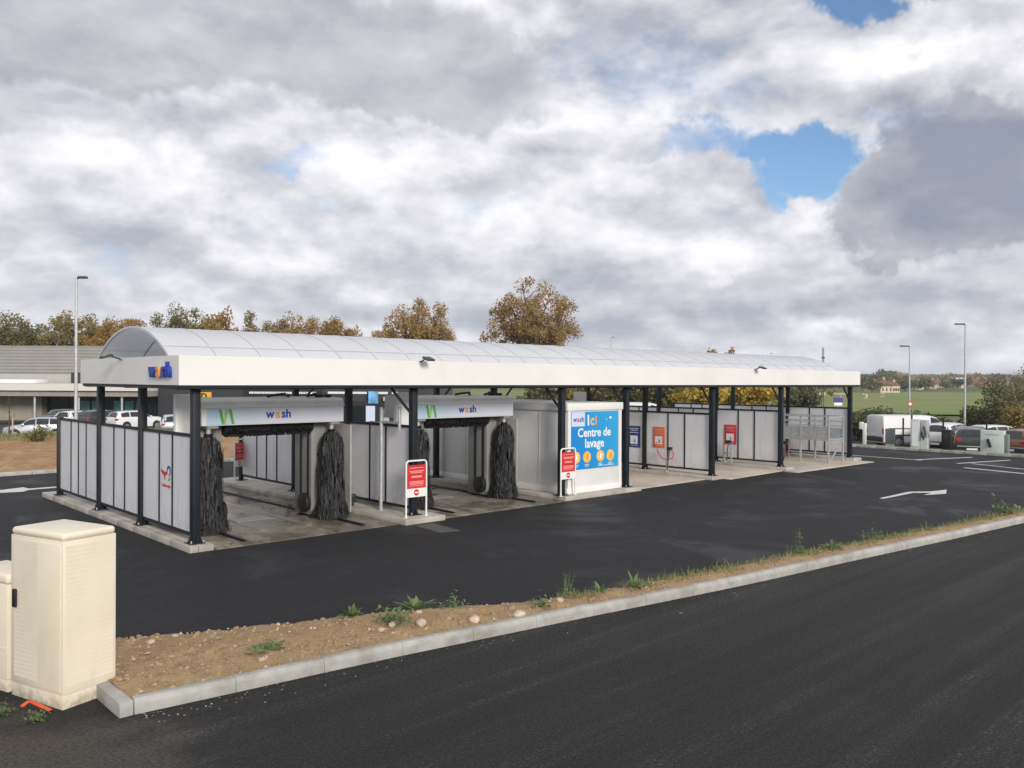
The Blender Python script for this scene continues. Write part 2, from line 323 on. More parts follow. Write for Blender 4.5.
class MB:
    def __init__(s): s.v = []; s.f = []
    def poly(s, pts):
        b = len(s.v); s.v += [tuple(p) for p in pts]; s.f.append(tuple(range(b, b+len(pts)))); return s
    def box(s, x0, x1, y0, y1, z0, z1):
        b = len(s.v)
        s.v += [(x0, y0, z0), (x1, y0, z0), (x1, y1, z0), (x0, y1, z0), (x0, y0, z1), (x1, y0, z1), (x1, y1, z1), (x0, y1, z1)]
        s.f += [(b, b+3, b+2, b+1), (b+4, b+5, b+6, b+7), (b, b+1, b+5, b+4), (b+1, b+2, b+6, b+5), (b+2, b+3, b+7, b+6), (b+3, b, b+4, b+7)]
        return s
    def bar(s, p0, p1, w, h=None, up=(0, 0, 1)):
        p0, p1 = Vector(p0), Vector(p1); d = (p1-p0).normalized(); u = Vector(up)
        if abs(d.dot(u)) > .98: u = Vector((0, 1, 0))
        a = d.cross(u).normalized(); c = a.cross(d); h = w if h is None else h
        b = len(s.v)
        for p in (p0, p1):
            for (i, j) in ((-1, -1), (1, -1), (1, 1), (-1, 1)): s.v.append(tuple(p + a*(i*w/2) + c*(j*h/2)))
        s.f += [(b+3, b+2, b+1, b), (b+4, b+5, b+6, b+7)] + [(b+i, b+(i+1) % 4, b+4+(i+1) % 4, b+4+i) for i in range(4)]
        return s
    def tube(s, pts, r, n=10, cap=True):
        pts = [Vector(p) for p in pts]; rs = r if isinstance(r, (list, tuple)) else [r]*len(pts)
        b = len(s.v); prev = None
        for i, p in enumerate(pts):
            d = (pts[min(i+1, len(pts)-1)] - pts[max(i-1, 0)]).normalized()
            ref = prev if prev is not None else (Vector((1, 0, 0)) if abs(d.x) < .8 else Vector((0, 1, 0)))
            a = (ref - d*ref.dot(d)).normalized(); prev = a; c = d.cross(a)
            for j in range(n): t = 2*pi*j/n; s.v.append(tuple(p + (a*cos(t) + c*sin(t))*rs[i]))
        for i in range(len(pts)-1):
            for j in range(n): s.f.append((b+i*n+j, b+i*n+(j+1) % n, b+(i+1)*n+(j+1) % n, b+(i+1)*n+j))
        if cap:
            s.f.append(tuple(b+j for j in reversed(range(n)))); s.f.append(tuple(b+(len(pts)-1)*n+j for j in range(n)))
        return s
    def prism(s, pts, y0, y1):                    # polygon in x,z swept along y
        n = len(pts); b = len(s.v)
        s.v += [(p[0], y0, p[1]) for p in pts] + [(p[0], y1, p[1]) for p in pts]
        s.f += [tuple(range(b, b+n)), tuple(b+n+i for i in reversed(range(n)))] + [(b+(i+1) % n, b+i, b+n+i, b+n+(i+1) % n) for i in range(n)]
        return s
    def slab(s, pts, z0, z1):                     # polygon in x,y raised from z0 to z1 (counter-clockwise)
        n = len(pts); b = len(s.v)
        s.v += [(p[0], p[1], z0) for p in pts] + [(p[0], p[1], z1) for p in pts]
        s.f += [tuple(b+i for i in reversed(range(n))), tuple(b+n+i for i in range(n))] + [(b+i, b+(i+1) % n, b+n+(i+1) % n, b+n+i) for i in range(n)]
        return s
    def disc(s, c, r, axis, th, n=20, sx=1.0):
        c = Vector(c); ax = Vector(axis).normalized(); ref = Vector((0, 0, 1)) if abs(ax.z) < .9 else Vector((1, 0, 0)); a = ax.cross(ref).normalized(); u = a.cross(ax)
        b = len(s.v)
        for o in (-th/2, th/2):
            for j in range(n): t = 2*pi*j/n; s.v.append(tuple(c + ax*o + (a*cos(t)*sx + u*sin(t))*r))
        s.f += [tuple(b+j for j in range(n)), tuple(b+n+j for j in reversed(range(n)))] + [(b+(j+1) % n, b+j, b+n+j, b+n+(j+1) % n) for j in range(n)]
        return s
    def build(s, name, m, parent=None, bevel=0.0, smooth=None, seg=2):
        me = bpy.data.meshes.new(name); me.from_pydata(s.v, [], s.f)
        bm = bmesh.new(); bm.from_mesh(me); bmesh.ops.recalc_face_normals(bm, faces=bm.faces)
        if bevel > 0:
            bmesh.ops.bevel(bm, geom=bm.edges[:], offset=bevel, segments=seg, profile=.5, affect='EDGES', clamp_overlap=True)
            if smooth is None: smooth = 35
        bm.to_mesh(me); bm.free()
        return link_mesh(name, me, m, parent, smooth)
def one(name, m, parent, *b, bevel=0.0): return MB().box(*b).build(name, m, parent, bevel)

_txt = {}
def text_mesh(s, size, bold=0.0, depth=.004, spacing=1.0, align='CENTER'):
    key = (s, size, bold, depth, spacing, align)
    if key not in _txt:
        c = bpy.data.curves.new('lettering', 'FONT'); c.body = s; c.size = size; c.offset = bold; c.extrude = depth; c.align_x = align; c.resolution_u = 3; c.space_character = spacing
        o = bpy.data.objects.new('tmp_text', c); COL.objects.link(o); dg = bpy.context.evaluated_depsgraph_get()
        me = bpy.data.meshes.new_from_object(o.evaluated_get(dg)); me.name = 'lettering'
        bpy.data.objects.remove(o); bpy.data.curves.remove(c); _txt[key] = me
    return _txt[key].copy()
def text(s, size, m, parent, loc, face='-Y', bold=0.0, depth=.004, spacing=1.0, align='CENTER', name='lettering'):
    me = text_mesh(s, size, bold, depth, spacing, align); me.materials.clear(); me.materials.append(m)
    o = bpy.data.objects.new(name, me); COL.objects.link(o); o.parent = parent; o.location = loc
    o.rotation_euler = (pi/2, 0, {'-Y': 0, '-X': -pi/2, '+X': pi/2}[face]) if isinstance(face, str) else (pi/2, 0, face)
    return o

# ------------------------------------------------------------------ terrain and paving
def sstep(a, b, x):
    t = min(1, max(0, (x-a)/(b-a))); return t*t*(3-2*t)
def terrain_z(x, y):
    v = Vector((x-CAM.x, y-CAM.y)); d = v.length; fd = v.x*FH.x + v.y*FH.y
    z = -.05
    dr = sstep(36.6, 41, x)*.75; dl = sstep(36, 43, y)*1.05
    z -= max(dr, dl)
    z += .22*sstep(16.6, 24, y)*(1-sstep(33, 38, y))
    far = sstep(75, 125, d); z = z*(1-far) + (-2.1)*far
    if d > 380: z += 4.5*sstep(450, 1000, d)
    if d > 800:
        h = 1 + .35*mnoise.noise(Vector((x*.0012, y*.0012, 1.3))) + .12*mnoise.noise(Vector((x*.005, y*.005, 4.1)))
        z += 13*sstep(1000, 2300, d)*h
    if 60 < d < 700: z += .35*mnoise.noise(Vector((x*.02, y*.02, 0)))*sstep(70, 140, d)
    return z
def make_terrain():
    radii = [0.5] + [2.5*1.075**i for i in range(200)]
    radii = [r for r in radii if r < 6500] + [6500]
    NA = 168; v = []; f = []
    for r in radii:
        for a in range(NA):
            t = 2*pi*a/NA; x = CAM.x + r*sin(t); y = CAM.y + r*cos(t); v.append((x, y, terrain_z(x, y)))
    for i in range(len(radii)-1):
        for a in range(NA):
            b = (a+1) % NA; f.append((i*NA+a, i*NA+b, (i+1)*NA+b, (i+1)*NA+a))
    f.append(tuple(reversed(range(NA))))
    me = bpy.data.meshes.new('ground'); me.from_pydata(v, [], f)
    return tag(link_mesh('ground', me, M_grassland, None, 60), 'grassy ground running out to low hills', kind='structure')
make_terrain()
def drape(name, pts_grid, m, dz, label=None, kind='structure', zf=None):
    R_ = len(pts_grid); C_ = len(pts_grid[0]); v = []; f = []
    for row in pts_grid:
        for (x, y) in row: v.append((x, y, (zf or terrain_z)(x, y) + dz))
    for i in range(R_-1):
        for j in range(C_-1): f.append((i*C_+j, (i+1)*C_+j, (i+1)*C_+j+1, i*C_+j+1))
    mb = MB(); mb.v = v; mb.f = f
    return tag(mb.build(name, m, None, 0, 60), label, kind=kind)
def grid(x0, x1, y0, y1, nx, ny): return [[(x0+(x1-x0)*i/nx, y0+(y1-y0)*j/ny) for i in range(nx+1)] for j in range(ny+1)]
# the kerb between the road and the planted strip
KB = [(-3.80, -7.42), (-3.04, -7.51), (-1.99, -7.62), (-1.12, -7.70), (-.57, -7.78), (.60, -7.94), (2.39, -8.19), (3.79, -8.41), (5.74, -8.69), (8.5, -8.99), (12.09, -9.43), (15.71, -9.82), (24, -10.7), (40, -12.3)]
def interp(tab, x):
    for (a, b) in zip(tab, tab[1:]):
        if x <= b[0]: t = (x-a[0])/(b[0]-a[0]); return a[1] + t*(b[1]-a[1])
    return tab[-1][1]
VE = [(-3.8, -4.4), (-2.99, -4.76), (-2.09, -5.23), (-.6, -5.84), (-.02, -6.03), (1.26, -6.75), (2.04, -7.12), (4.35, -7.57), (7.18, -7.92), (10.87, -8.45), (17.93, -9.25), (24, -9.95), (40, -11.6)]
ROAD_Z, FORE_Z = 0.0, 0.0
xs = [-60, -30, -12, -8, -5, -3.8] + [-3.8+.4*i for i in range(1, 60)] + [24, 30, 40, 60, 90]
def kb(x): return interp(KB, x) if x > -3.8 else -7.42 + (x+3.8)*0 
mb = MB()
for a, b in zip(xs, xs[1:]): mb.poly([(a, -70, ROAD_Z), (b, -70, ROAD_Z), (b, kb(b)+.02 - max(0, b-40)*.1, ROAD_Z), (a, kb(a)+.02 - max(0, a-40)*.1, ROAD_Z)])
# the apron of older surfacing round the cabinets
mb.poly([(-60, -7.40, ROAD_Z), (-3.8, -7.40, ROAD_Z), (-3.8, -6.2, ROAD_Z), (-4.0, -5.6, ROAD_Z), (-60, -5.6, ROAD_Z)])
tag(mb.build('road', M_road), 'dark tarmac road in front of the kerb', kind='structure')
mb = MB()
mb.poly([(-60, -5.598, FORE_Z), (-4.0, -5.598, FORE_Z), (-3.8, -4.4, FORE_Z)] + [(x, y, FORE_Z) for x, y in VE[1:11]] + [(24, -9.95, 0), (35.0, -11.1, FORE_Z), (35.0, 16.0, FORE_Z), (-60, 16.0, FORE_Z)])
fo = mb.build('forecourt', M_fore); tag(fo, 'black tarmac forecourt around the car wash', kind='structure')
bm = bmesh.new(); bm.from_mesh(fo.data); bmesh.ops.triangulate(bm, faces=bm.faces); bm.to_mesh(fo.data); bm.free()
# planted strip: bare soil heaped behind the kerb
def verge():
    v = []; f = []; NX, NY = 330, 10
    xx = [-3.675 + (40+3.675)*(i/NX)**1.7 for i in range(NX+1)]
    for x in xx:
        y0 = interp(KB, x)+.11; y1 = interp(VE, x) if x > -3.8 else -4.5
        y1 += .10*mnoise.noise(Vector((x*2.3, 0, 7))) + .05*mnoise.noise(Vector((x*8, 3, 7)))
        w = max(.02, y1-y0)
        for j in range(NY+1):
            t = j/NY; y = y0 + w*t
            h = .115*(1-t)**.7 + .10*sin(pi*t)*min(1, w/1.5)
            h += (.03*mnoise.noise(Vector((x*3, y*3, 1))) + .018*mnoise.noise(Vector((x*11, y*11, 2))) + .010*mnoise.noise(Vector((x*31, y*31, 2))))*(1 if 0 < j < NY else .3)
            v.append((x, y, max(h, .0) + (.004 if j < NY else -.02)))
    for i in range(NX):
        for j in range(NY): a = i*(NY+1)+j; f.append((a, a+NY+1, a+NY+2, a+1))
    me = bpy.data.meshes.new('verge'); me.from_pydata(v, [], f)
    return tag(link_mesh('verge', me, M_soil, None, 50), 'strip of bare brown soil behind the kerb', kind='structure')
verge()
def verge_z(x, y):
    y0 = interp(KB, x)+.11; y1 = interp(VE, x); t = min(1, max(0, (y-y0)/max(.02, y1-y0)))
    return .115*(1-t)**.7 + .10*sin(pi*t)*min(1, (y1-y0)/1.5)
# kerb stones one by one
kerb = empty('kerb', (0, 0, 0), kind='structure', label='pale concrete kerb between the road and the soil strip')
rngk = random.Random(5)
def kerb_stone(p0, p1, parent, h=.15, w=.125, ground=-.02, m=M_kerb, chamfer=.03):
    p0, p1 = Vector((*p0, 0)), Vector((*p1, 0)); d = (p1-p0).normalized(); n = Vector((-d.y, d.x, 0)); L = (p1-p0).length - .003
    prof = [(0, ground), (0, h-.05), (chamfer, h), (w, h), (w, ground)]
    mb = MB()
    A = [p0 + n*a + Vector((0, 0, b)) for a, b in prof]; B = [p + d*L for p in A]; k0 = len(A)
    mb.v = [tuple(p) for p in A+B]; mb.f = [tuple(range(k0)), tuple(k0+i for i in reversed(range(k0)))] + [((i+1) % k0, i, k0+i, k0+(i+1) % k0) for i in range(k0)]
    return mb.build('kerb_stone', m, parent, .006)
x = -3.66; pts = []
while x < 38:
    pts.append((x, interp(KB, x))); x += 1.0*cos(atan2(interp(KB, x+1)-interp(KB, x), 1))
for i, (a, b) in enumerate(zip(pts, pts[1:])): kerb_stone(a, b, kerb, .145+rngk.uniform(-.006, .006))
ret = empty('kerb_return', (0, 0, 0), kind='structure', label='short kerb turning in beside the cabinet')
MB().box(-3.80, -3.667, -7.435, -6.62, -.02, .145).build('kerb_stone', M_kerb, ret, .012)
MB().box(-3.80, -3.667, -6.614, -5.8, -.02, .14).build('kerb_stone', M_kerb, ret, .012)
# kerb and equipment strip on the far side, raised kerb along the soil bank
farkerb = empty('far_kerb', (0, 0, 0), kind='structure', label='pale kerb along the far edge of the forecourt')
for i in range(27): kerb_stone((35.0, -11+i*1.0), (35.0, -10+i*1.0), farkerb, .12, .25) if False else MB().box(35.0, 35.25, -11+i, -10.012+i, -.02, .12).build('kerb_stone', M_kerb, farkerb, .01)
backkerb = empty('bank_kerb', (0, 0, 0), kind='structure', label='low kerb at the foot of the soil bank')
for i in range(40): MB().box(-14+i, -13.012+i, 16.0, 16.25, -.02, .12).build('kerb_stone', M_kerb, backkerb, .01)
drape('soil_bank', grid(-60, 34, 16.25, 33, 60, 26), M_bank, .07, 'bank of bare orange soil behind the forecourt', zf=lambda x, y: terrain_z(x, y) + .06*mnoise.noise(Vector((x*.7, y*.7, 0))) + .03*mnoise.noise(Vector((x*2, y*2, 0))))
drape('equipment_strip', grid(35.25, 37.4, -11, 16, 3, 20), M_grassland, .11, 'strip of thin grass under the vacuum stations')
drape('parking_lot', grid(40.5, 66, -30, 24, 12, 20), M_lot, .05, 'parking area lower than the forecourt')
drape('store_parking', grid(-30, 75, 44, 78, 24, 12), M_lot, .05, 'parking area in front of the store')
def field_pt(r, d): w = W(r, d); return (w.x, w.y)
drape('field', [[field_pt(-20+ (d*.95+40)*i/24, d) for i in range(25)] for d in [132, 150, 170, 195, 225, 260, 300, 345, 395, 425]], M_field, .25, 'green pasture beyond the parking area')

# painted markings
def marking(name, label, pts, z=.005, cat='road marking', group=None):
    mb = MB(); mb.slab(pts, z-.004, z); return tag(mb.build(name, M_paint), label, cat, group)
marking('turn_arrow', 'bent white arrow painted on the forecourt tarmac', [(17.25, -5.88), (19.22, -5.93), (19.62, -6.30), (18.95, -6.34), (19.74, -6.66), (20.72, -6.33), (19.92, -6.16), (19.34, -5.75), (17.25, -5.76)])
marking('direction_arrow', 'white arrow on tarmac left of the panel wall', [(2.4, 11.75), (2.4, 12.0), (-.05, 11.95), (-.1, 12.4), (-1.7, 11.75), (-.35, 11.35), (-.1, 11.68)])
def line(name, label, a, b, w=.12):
    a, b = Vector(a), Vector(b); n = Vector((-(b-a).y, (b-a).x)).normalized()*w/2
    return marking(name, label, [a-n, b-n, b+n, a+n], cat='parking line')
line('bay_line', 'white line running along the vacuum bays', (30.5, 16), (30.2, -2.0))
line('bay_line', 'white bay line reaching the kerb near the tall vacuum', (30.25, -1.72), (33.4, -2.9))
line('bay_line', 'white bay line reaching the kerb near the wide machine', (29.9, -3.5), (33.2, -4.45))
line('bay_line', 'thin white line across the bays at far right', (30.3, -3.9), (29.0, -7.2))
line('bay_line', 'bold white line nearest the viewer at far right', (28.3, -4.3), (27.2, -8.5), .2)
line('bay_line', 'short white bay line beyond the end of the canopy', (30.6, 3.0), (33.2, 3.2))

# ------------------------------------------------------------------ car wash: slabs and islands
XP = [0, 5.18, 10.24, 13.03, 17.58, 22.11, 27.8]; YP = [0, 2.81, 5.6]; YE = 8.98
slab = empty('wash_slab', (0, 0, 0), kind='structure', label='concrete floor slabs under the canopy')
MB().slab([(.27, -.32), (4.58, -.32), (4.58, 10.2), (.27, 10.2)], -.02, .022).build('bay_slab', M_slab, slab, .004)
MB().slab([(5.77, -.35), (10.08, -.35), (10.08, 10.2), (5.77, 10.2)], -.02, .022).build('bay_slab', M_slab, slab, .004)
MB().slab([(13.44, -.05), (17.26, .05), (17.26, 10.2), (13.44, 10.2)], -.02, .022).build('bay_slab', M_slab2, slab, .004)
MB().slab([(17.94, -.5), (21.78, -.3), (21.78, 10.2), (17.94, 10.2)], -.02, .022).build('bay_slab', M_slab2, slab, .004)
MB().slab([(21.6, -.95), (27.75, -1.05), (27.75, 10.2), (22.46, 10.2), (22.46, -.42), (21.6, -.42)], -.02, .022).build('bay_slab', M_slab2, slab, .004)
isl = empty('island', (0, 0, 0), kind='structure', label='raised concrete islands that carry the posts and walls')
for (a, b, y0, y1) in [(-.05, .25, -.3, 9.9), (4.6, 5.75, -.52, 9.9), (10.1, 13.42, -.3, 9.9), (17.28, 17.92, -.22, 9.9), (21.8, 22.44, -.4, 9.9), (27.45, 28.15, -.35, 9.9)]:
    MB().slab([(a, y0), (b, y0), (b, y1), (a, y1)], -.02, .12).build('island_slab', M_conc, isl, .015)
for i in range(10): MB().box(-.22, -.056, -.3+i*1.02, .708+i*1.02, -.02, .121).build('kerb_stone', M_conc, isl, .012)
dr = MB().slab([(4.72, -.72), (4.62, -1.72), (5.1, -1.84), (5.25, -.68)], -.002, .006).build('drain_cover', M_drain); tag(dr, 'dark grey drain cover flush in the tarmac before the sign', 'ground patch')

# ------------------------------------------------------------------ canopy
can = empty('wash_canopy', (0, 0, 0), label='long white car wash canopy with arched translucent roof on dark posts', cat='canopy')
ZB, ZT = 3.17, 3.73; XL, XR, YF, YB = -.46, 27.95, -.36, 5.58
th = .06
fas = one('fascia', M_white, can, XL, XR, YF, YF+th, ZB, ZT)
fas_l = one('fascia', M_white, can, XL, XL+th, YF+th+.002, YB-th-.002, ZB, ZT)
one('fascia', M_white, can, XL, XR, YB-th, YB, ZB, ZT); one('fascia', M_white, can, XR-th, XR, YF+th+.002, YB-th-.002, ZB, ZT)
# gutters / flat soffit strips between fascia and vault
one('gutter', M_white2, can, XL+th+.002, XR-th-.002, YF+th+.002, .20, ZT-.17, ZT-.15); one('gutter', M_white2, can, XL+th+.002, XR-th-.002, 4.96, YB-th-.002, ZT-.17, ZT-.15)
post_me = None
def post(x, y, ztop):
    mb = MB().box(x-.075, x+.075, y-.08, y+.08, .122, ztop)
    p = mb.build('post', M_anth, can, .008)
    bp_ = MB().box(x-.15, x+.15, y-.15, y+.15, .122, .14)
    for sx, sy in ((1, 0), (-1, 0), (0, 1), (0, -1)):
        q = MB()
        if sx: bp_.prism([(x+sx*.075, .14), (x+sx*.145, .14), (x+sx*.075, .33)], y-.006, y+.006)
        else:
            b = len(bp_.v); yy = y+sy*.08; ye = y+sy*.148
            for xx in (x-.006, x+.006): bp_.v += [(xx, yy, .14), (xx, ye, .14), (xx, yy, .33)]
            bp_.f += [(b, b+1, b+2), (b+3, b+5, b+4), (b, b+3, b+4, b+1), (b+1, b+4, b+5, b+2), (b+2, b+5, b+3, b)]
    bp_.build('base_plate', M_anth, p)
    bo = MB()
    for i, j in ((-1, -1), (1, -1), (1, 1), (-1, 1)): bo.tube([(x+i*.12, y+j*.12, .135), (x+i*.12, y+j*.12, .19)], .014, 6)
    bo.build('anchor_bolts', M_galv, p)['kind'] = 'stuff'
    return p
ZBEAM = 3.085
for x in XP:
    for y in YP:
        if x == 13.03 and y > 0: continue
        post(x, y, ZBEAM if y != 0 else ZBEAM)
for y in (0, 2.81, 5.5): one('beam', M_anth, can, XL+.1, XR-.1, y-.07, y+.07, ZBEAM+.002, ZBEAM+.08)
one('edge_beam', M_anth, can, XL+.03, XR-.03, YF+.03, YF+.10, ZB-.065, ZB-.003); one('edge_beam', M_anth, can, XL+.02, XL+.1, YF+.105, YB-.1, ZB-.065, ZB-.003)
for x in XP:
    for (a, b) in ((.085, 2.73), (2.89, 5.42)): one('cross_beam', M_anth, can, x-.05, x+.05, a, b, ZBEAM+.004, ZBEAM+.075)
    if x > 1:
        MB().bar((x-.08, 0, 2.52), (x-.62, 0, 3.085), .05, .05).build('knee_brace', M_anth, can)
    if 1 < x < 27: MB().bar((x+.08, 5.6, 2.52), (x+.62, 5.6, 3.085), .05, .05).build('knee_brace', M_anth, can)
# vault: circular arc, ribs every metre, one sheet between each pair
YV0, YV1, ZV0, RISE = .16, 4.98, 3.54, .85
hw = (YV1-YV0)/2; RV = (hw*hw + RISE*RISE)/(2*RISE); YC = (YV0+YV1)/2; ZC = ZV0 + RISE - RV; AM = asin(hw/RV)
def arc(r, n): return [(YC + r*sin(-AM + 2*AM*i/n), ZC + r*cos(-AM + 2*AM*i/n)) for i in range(n+1)]
NV = 29; x0v, x1v = -.34, 27.7; dxv = (x1v-x0v)/NV; NA_ = 18
me_rib = me_pan = None
for i in range(NV+1):
    x = x0v + dxv*i
    if me_rib is None:
        mb = MB(); a1 = arc(RV+.012, NA_); a0 = arc(RV-.035, NA_); b = 0
        for xx in (-.014, .014): mb.v += [(xx, y, z) for y, z in a1] + [(xx, y, z) for y, z in a0]
        n = NA_+1
        for j in range(NA_):
            mb.f += [(j, j+1, n+j+1, n+j), (2*n+j+1, 2*n+j, 3*n+j, 3*n+j+1), (j+1, j, 2*n+j, 2*n+j+1), (n+j, n+j+1, 3*n+j+1, 3*n+j)]
        o = mb.build('roof_rib', M_rib, can); me_rib = o.data; o.location = (x, 0, 0)
        me_rib_dark = me_rib.copy(); me_rib_dark.materials.clear(); me_rib_dark.materials.append(M_anth); 
    else:
        o = bpy.data.objects.new('roof_rib', me_rib); COL.objects.link(o); o.parent = can; o.location = (x, 0, 0)
    if i < NV:
        if me_pan is None:
            mb = MB(); n = NA_+1
            for r in (RV, RV-.01):
                a = arc(r, NA_)
                for xx in (.022, dxv-.022): mb.v += [(xx, y, z) for y, z in a]
            for j in range(NA_): mb.f += [(j, j+1, n+j+1, n+j), (2*n+j+1, 2*n+j, 3*n+j, 3*n+j+1)]
            o = mb.build('roof_panel', M_vault, can, 0, 60); me_pan = o.data; o.location = (x, 0, 0)
        else:
            o = bpy.data.objects.new('roof_panel', me_pan); COL.objects.link(o); o.parent = can; o.location = (x, 0, 0)
for t in (.14, .86):
    a = -AM + 2*AM*t; y, z = YC + (RV+.014)*sin(a), ZC + (RV+.014)*cos(a)
    MB().bar((x0v, y, z), (x1v, y, z), .022, .02).build('roof_purlin', M_rib, can)
# lettering on the end fascia
LX_ = XL-.03
def letters(parent, segs, face, depth):
    for (s, size, m, loc) in segs: text(s, size, m, parent, loc, face, .012, depth)
letters(fas_l, [('w', .40, M_blue, (LX_, .88, 3.33)), ('a', .40, M_amber, (LX_, .56, 3.33)), ('s', .40, M_blue, (LX_, .31, 3.33)), ('h', .40, M_blue, (LX_, .06, 3.33))], '-X', .035)
def flood(x, y, z, axis):
    mb = MB()
    if axis == 'Y':
        mb.bar((x, y+.02, z), (x, y-.25, z+.10), .03, .03); mb.bar((x, y-.20, z+.11), (x, y-.40, z+.04), .22, .045)
    else:
        mb.bar((x+.02, y, z), (x-.25, y, z+.10), .03, .03); mb.bar((x-.20, y, z+.11), (x-.40, y, z+.04), .22, .045)
    return mb.build('floodlight', M_lamp, can, .006)
flood(5.12, YF, 3.70, 'Y'); flood(19.66, YF, 3.70, 'Y'); flood(XL, 2.76, 3.68, 'X')

# ------------------------------------------------------------------ panel walls
SEPS = [(0.08, 2.73, [1.09, 1.79]), (2.89, 5.52, [3.87, 4.6]), (5.68, 8.92, [6.66, 7.3, 7.93])]
rngw = random.Random(11)
def wall(x, label, sections=(0, 1, 2), logo=False):
    w = empty('panel_wall', (x, 0, .12), label=label, cat='panel wall', group='white panel walls between the wash bays')
    zb, zt = .16, 2.07
    for si in sections:
        a, b, cuts = SEPS[si]
        one('rail', M_anth, w, -.03, .03, a, b, zt-.03, zt+.03); one('rail', M_anth, w, -.03, .03, a, b, zb-.03, zb+.03)
        ed = [a] + cuts + [b]
        for c in cuts: one('mullion', M_anth, w, -.026, .026, c-.024, c+.024, zb+.03, zt-.03)
        for i in range(len(ed)-1):
            p = one('panel', M_panel, w, -.010, .010, ed[i]+(.025 if i else .002), ed[i+1]-(.025 if i < len(ed)-2 else .002), zb+.032, zt-.032)
            p.location.x = rngw.uniform(-.003, .003)
            if logo and si == 0 and i == 1: w['logo'] = 1; lp = p
    if 2 in sections:
        mb = MB().box(-.07, .07, YE-.075, YE+.075, .002, 2.12); mb.box(-.14, .14, YE-.14, YE+.14, .0025, .02); mb.build('end_post', M_anth, w, .006)
    if logo:
        # emblem: two ribbons turning round each other, lettering below
        del w['logo']
        def ribbon(m, pts, wd, dx=0.0):
            mb = MB(); n = len(pts); L_, R_ = [], []
            for i, p in enumerate(pts):
                a_, b_ = pts[max(0, i-1)], pts[min(n-1, i+1)]; d = Vector((b_[0]-a_[0], b_[1]-a_[1])).normalized(); w_ = wd*(.55+.45*sin(pi*(i+.6)/(n+.2)))/2
                L_.append((p[0]-d.y*w_, p[1]+d.x*w_)); R_.append((p[0]+d.y*w_, p[1]-d.x*w_))
            for i in range(n-1): mb.poly([(-.0135-dx, *L_[i]), (-.0135-dx, *L_[i+1]), (-.0135-dx, *R_[i+1]), (-.0135-dx, *R_[i])])
            mb.build('emblem', m, lp)
        def arcp(cy, cz, r, a0, a1, n=14): return [(cy - r*cos(radians(a0+(a1-a0)*i/n)), cz + r*sin(radians(a0+(a1-a0)*i/n))) for i in range(n+1)]
        ribbon(M_red, [(1.70-.34*t, 1.285-.055*sin(t*pi*.9)-.02*t) for t in [i/12 for i in range(13)]], .085)
        ribbon(M_red, [(1.52-.03*t, 1.23-.14*t) for t in [i/6 for i in range(7)]], .06, .0006)
        ribbon(M_blue, arcp(1.29, 1.285, .085, 200, -60), .055, .0003); ribbon(M_amber, arcp(1.29, 1.285, .085, -62, -100, 6), .05, .0003); ribbon(M_green, arcp(1.31, 1.20, .10, -20, -95, 8), .045, .0006)
        text('TotalEnergies', .088, M_red, lp, (-.012, 1.44, .95), '-X', .002, .002)
    return w
wall(0, 'white panel wall at the left end, with a small red and blue emblem', logo=True)
wall(5.18, 'white panel wall between the two wash gantries')
wall(17.58, 'white panel wall carrying the orange and blue boards')
wall(22.11, 'white panel wall carrying the red board')
wall(27.8, 'white panel wall at the right end, behind the steel ramp')

# ------------------------------------------------------------------ roll-over gantries
def bristle_brush(name, parent, loc, r0, zlo, zhi, seed, n=2100):
    rg = random.Random(seed); v = []; f = []; H_ = zhi-zlo
    for i in range(n):
        a = rg.uniform(0, 2*pi); u = rg.random(); zt = zlo + .10 + (H_-.12)*u
        if i < n*.16: zt = zlo + .06 + rg.random()*.45
        fl = max(0, 1-(zt-zlo)/.55)**1.3; top = max(0, (zt-(zhi-.22))/.22)
        rs = r0*(1.0-.22*(zt-zlo)/H_)*(.80+.16*sin(a*3+zt*5)*.5+.08*rg.random()) + .15*fl*rg.random() - r0*.42*top**2; L = rg.uniform(.12, .27); wd = rg.uniform(.012, .028); tw = rg.uniform(-.5, .5); out = rg.uniform(.03, .085) + .08*fl
        b = len(v); L *= 1.35; out += .03; droop = rg.uniform(.9, 1.2)
        for t in (0, .35, .7, 1.0):
            q = rs*(.50 + .50*min(1, t*2.2)) + out*sin(min(1, t*1.1)*pi*.58); z = max(zlo-.045+.05*rg.random(), zt - L*t**1.7*droop + .04*sin(t*pi)); aa = a + tw*t*.5; ta = aa + pi/2 + tw*1.6; w_ = wd*(1-.35*t)
            v += [(q*cos(aa)-cos(ta)*w_/2, q*sin(aa)-sin(ta)*w_/2, z), (q*cos(aa)+cos(ta)*w_/2, q*sin(aa)+sin(ta)*w_/2, z)]
        for s in range(3): f.append((b+2*s, b+2*s+1, b+2*s+3, b+2*s+2))
    br = empty(name, loc); br.parent = parent
    me = bpy.data.meshes.new('bristles'); me.from_pydata(v, [], f); bo = link_mesh('bristles', me, M_bristle, br); bo['kind'] = 'stuff'
    MB().tube([(0, 0, zlo+.1), (0, 0, zhi-.2), (0, 0, zhi-.05), (0, 0, zhi+.02)], [r0*.55, r0*.45, r0*.3, .1], 14).build('core', M_black, br)
    MB().tube([(0, 0, zhi+.021), (0, 0, zhi+.13)], .045, 10).build('shaft', M_galv, br)
    return br
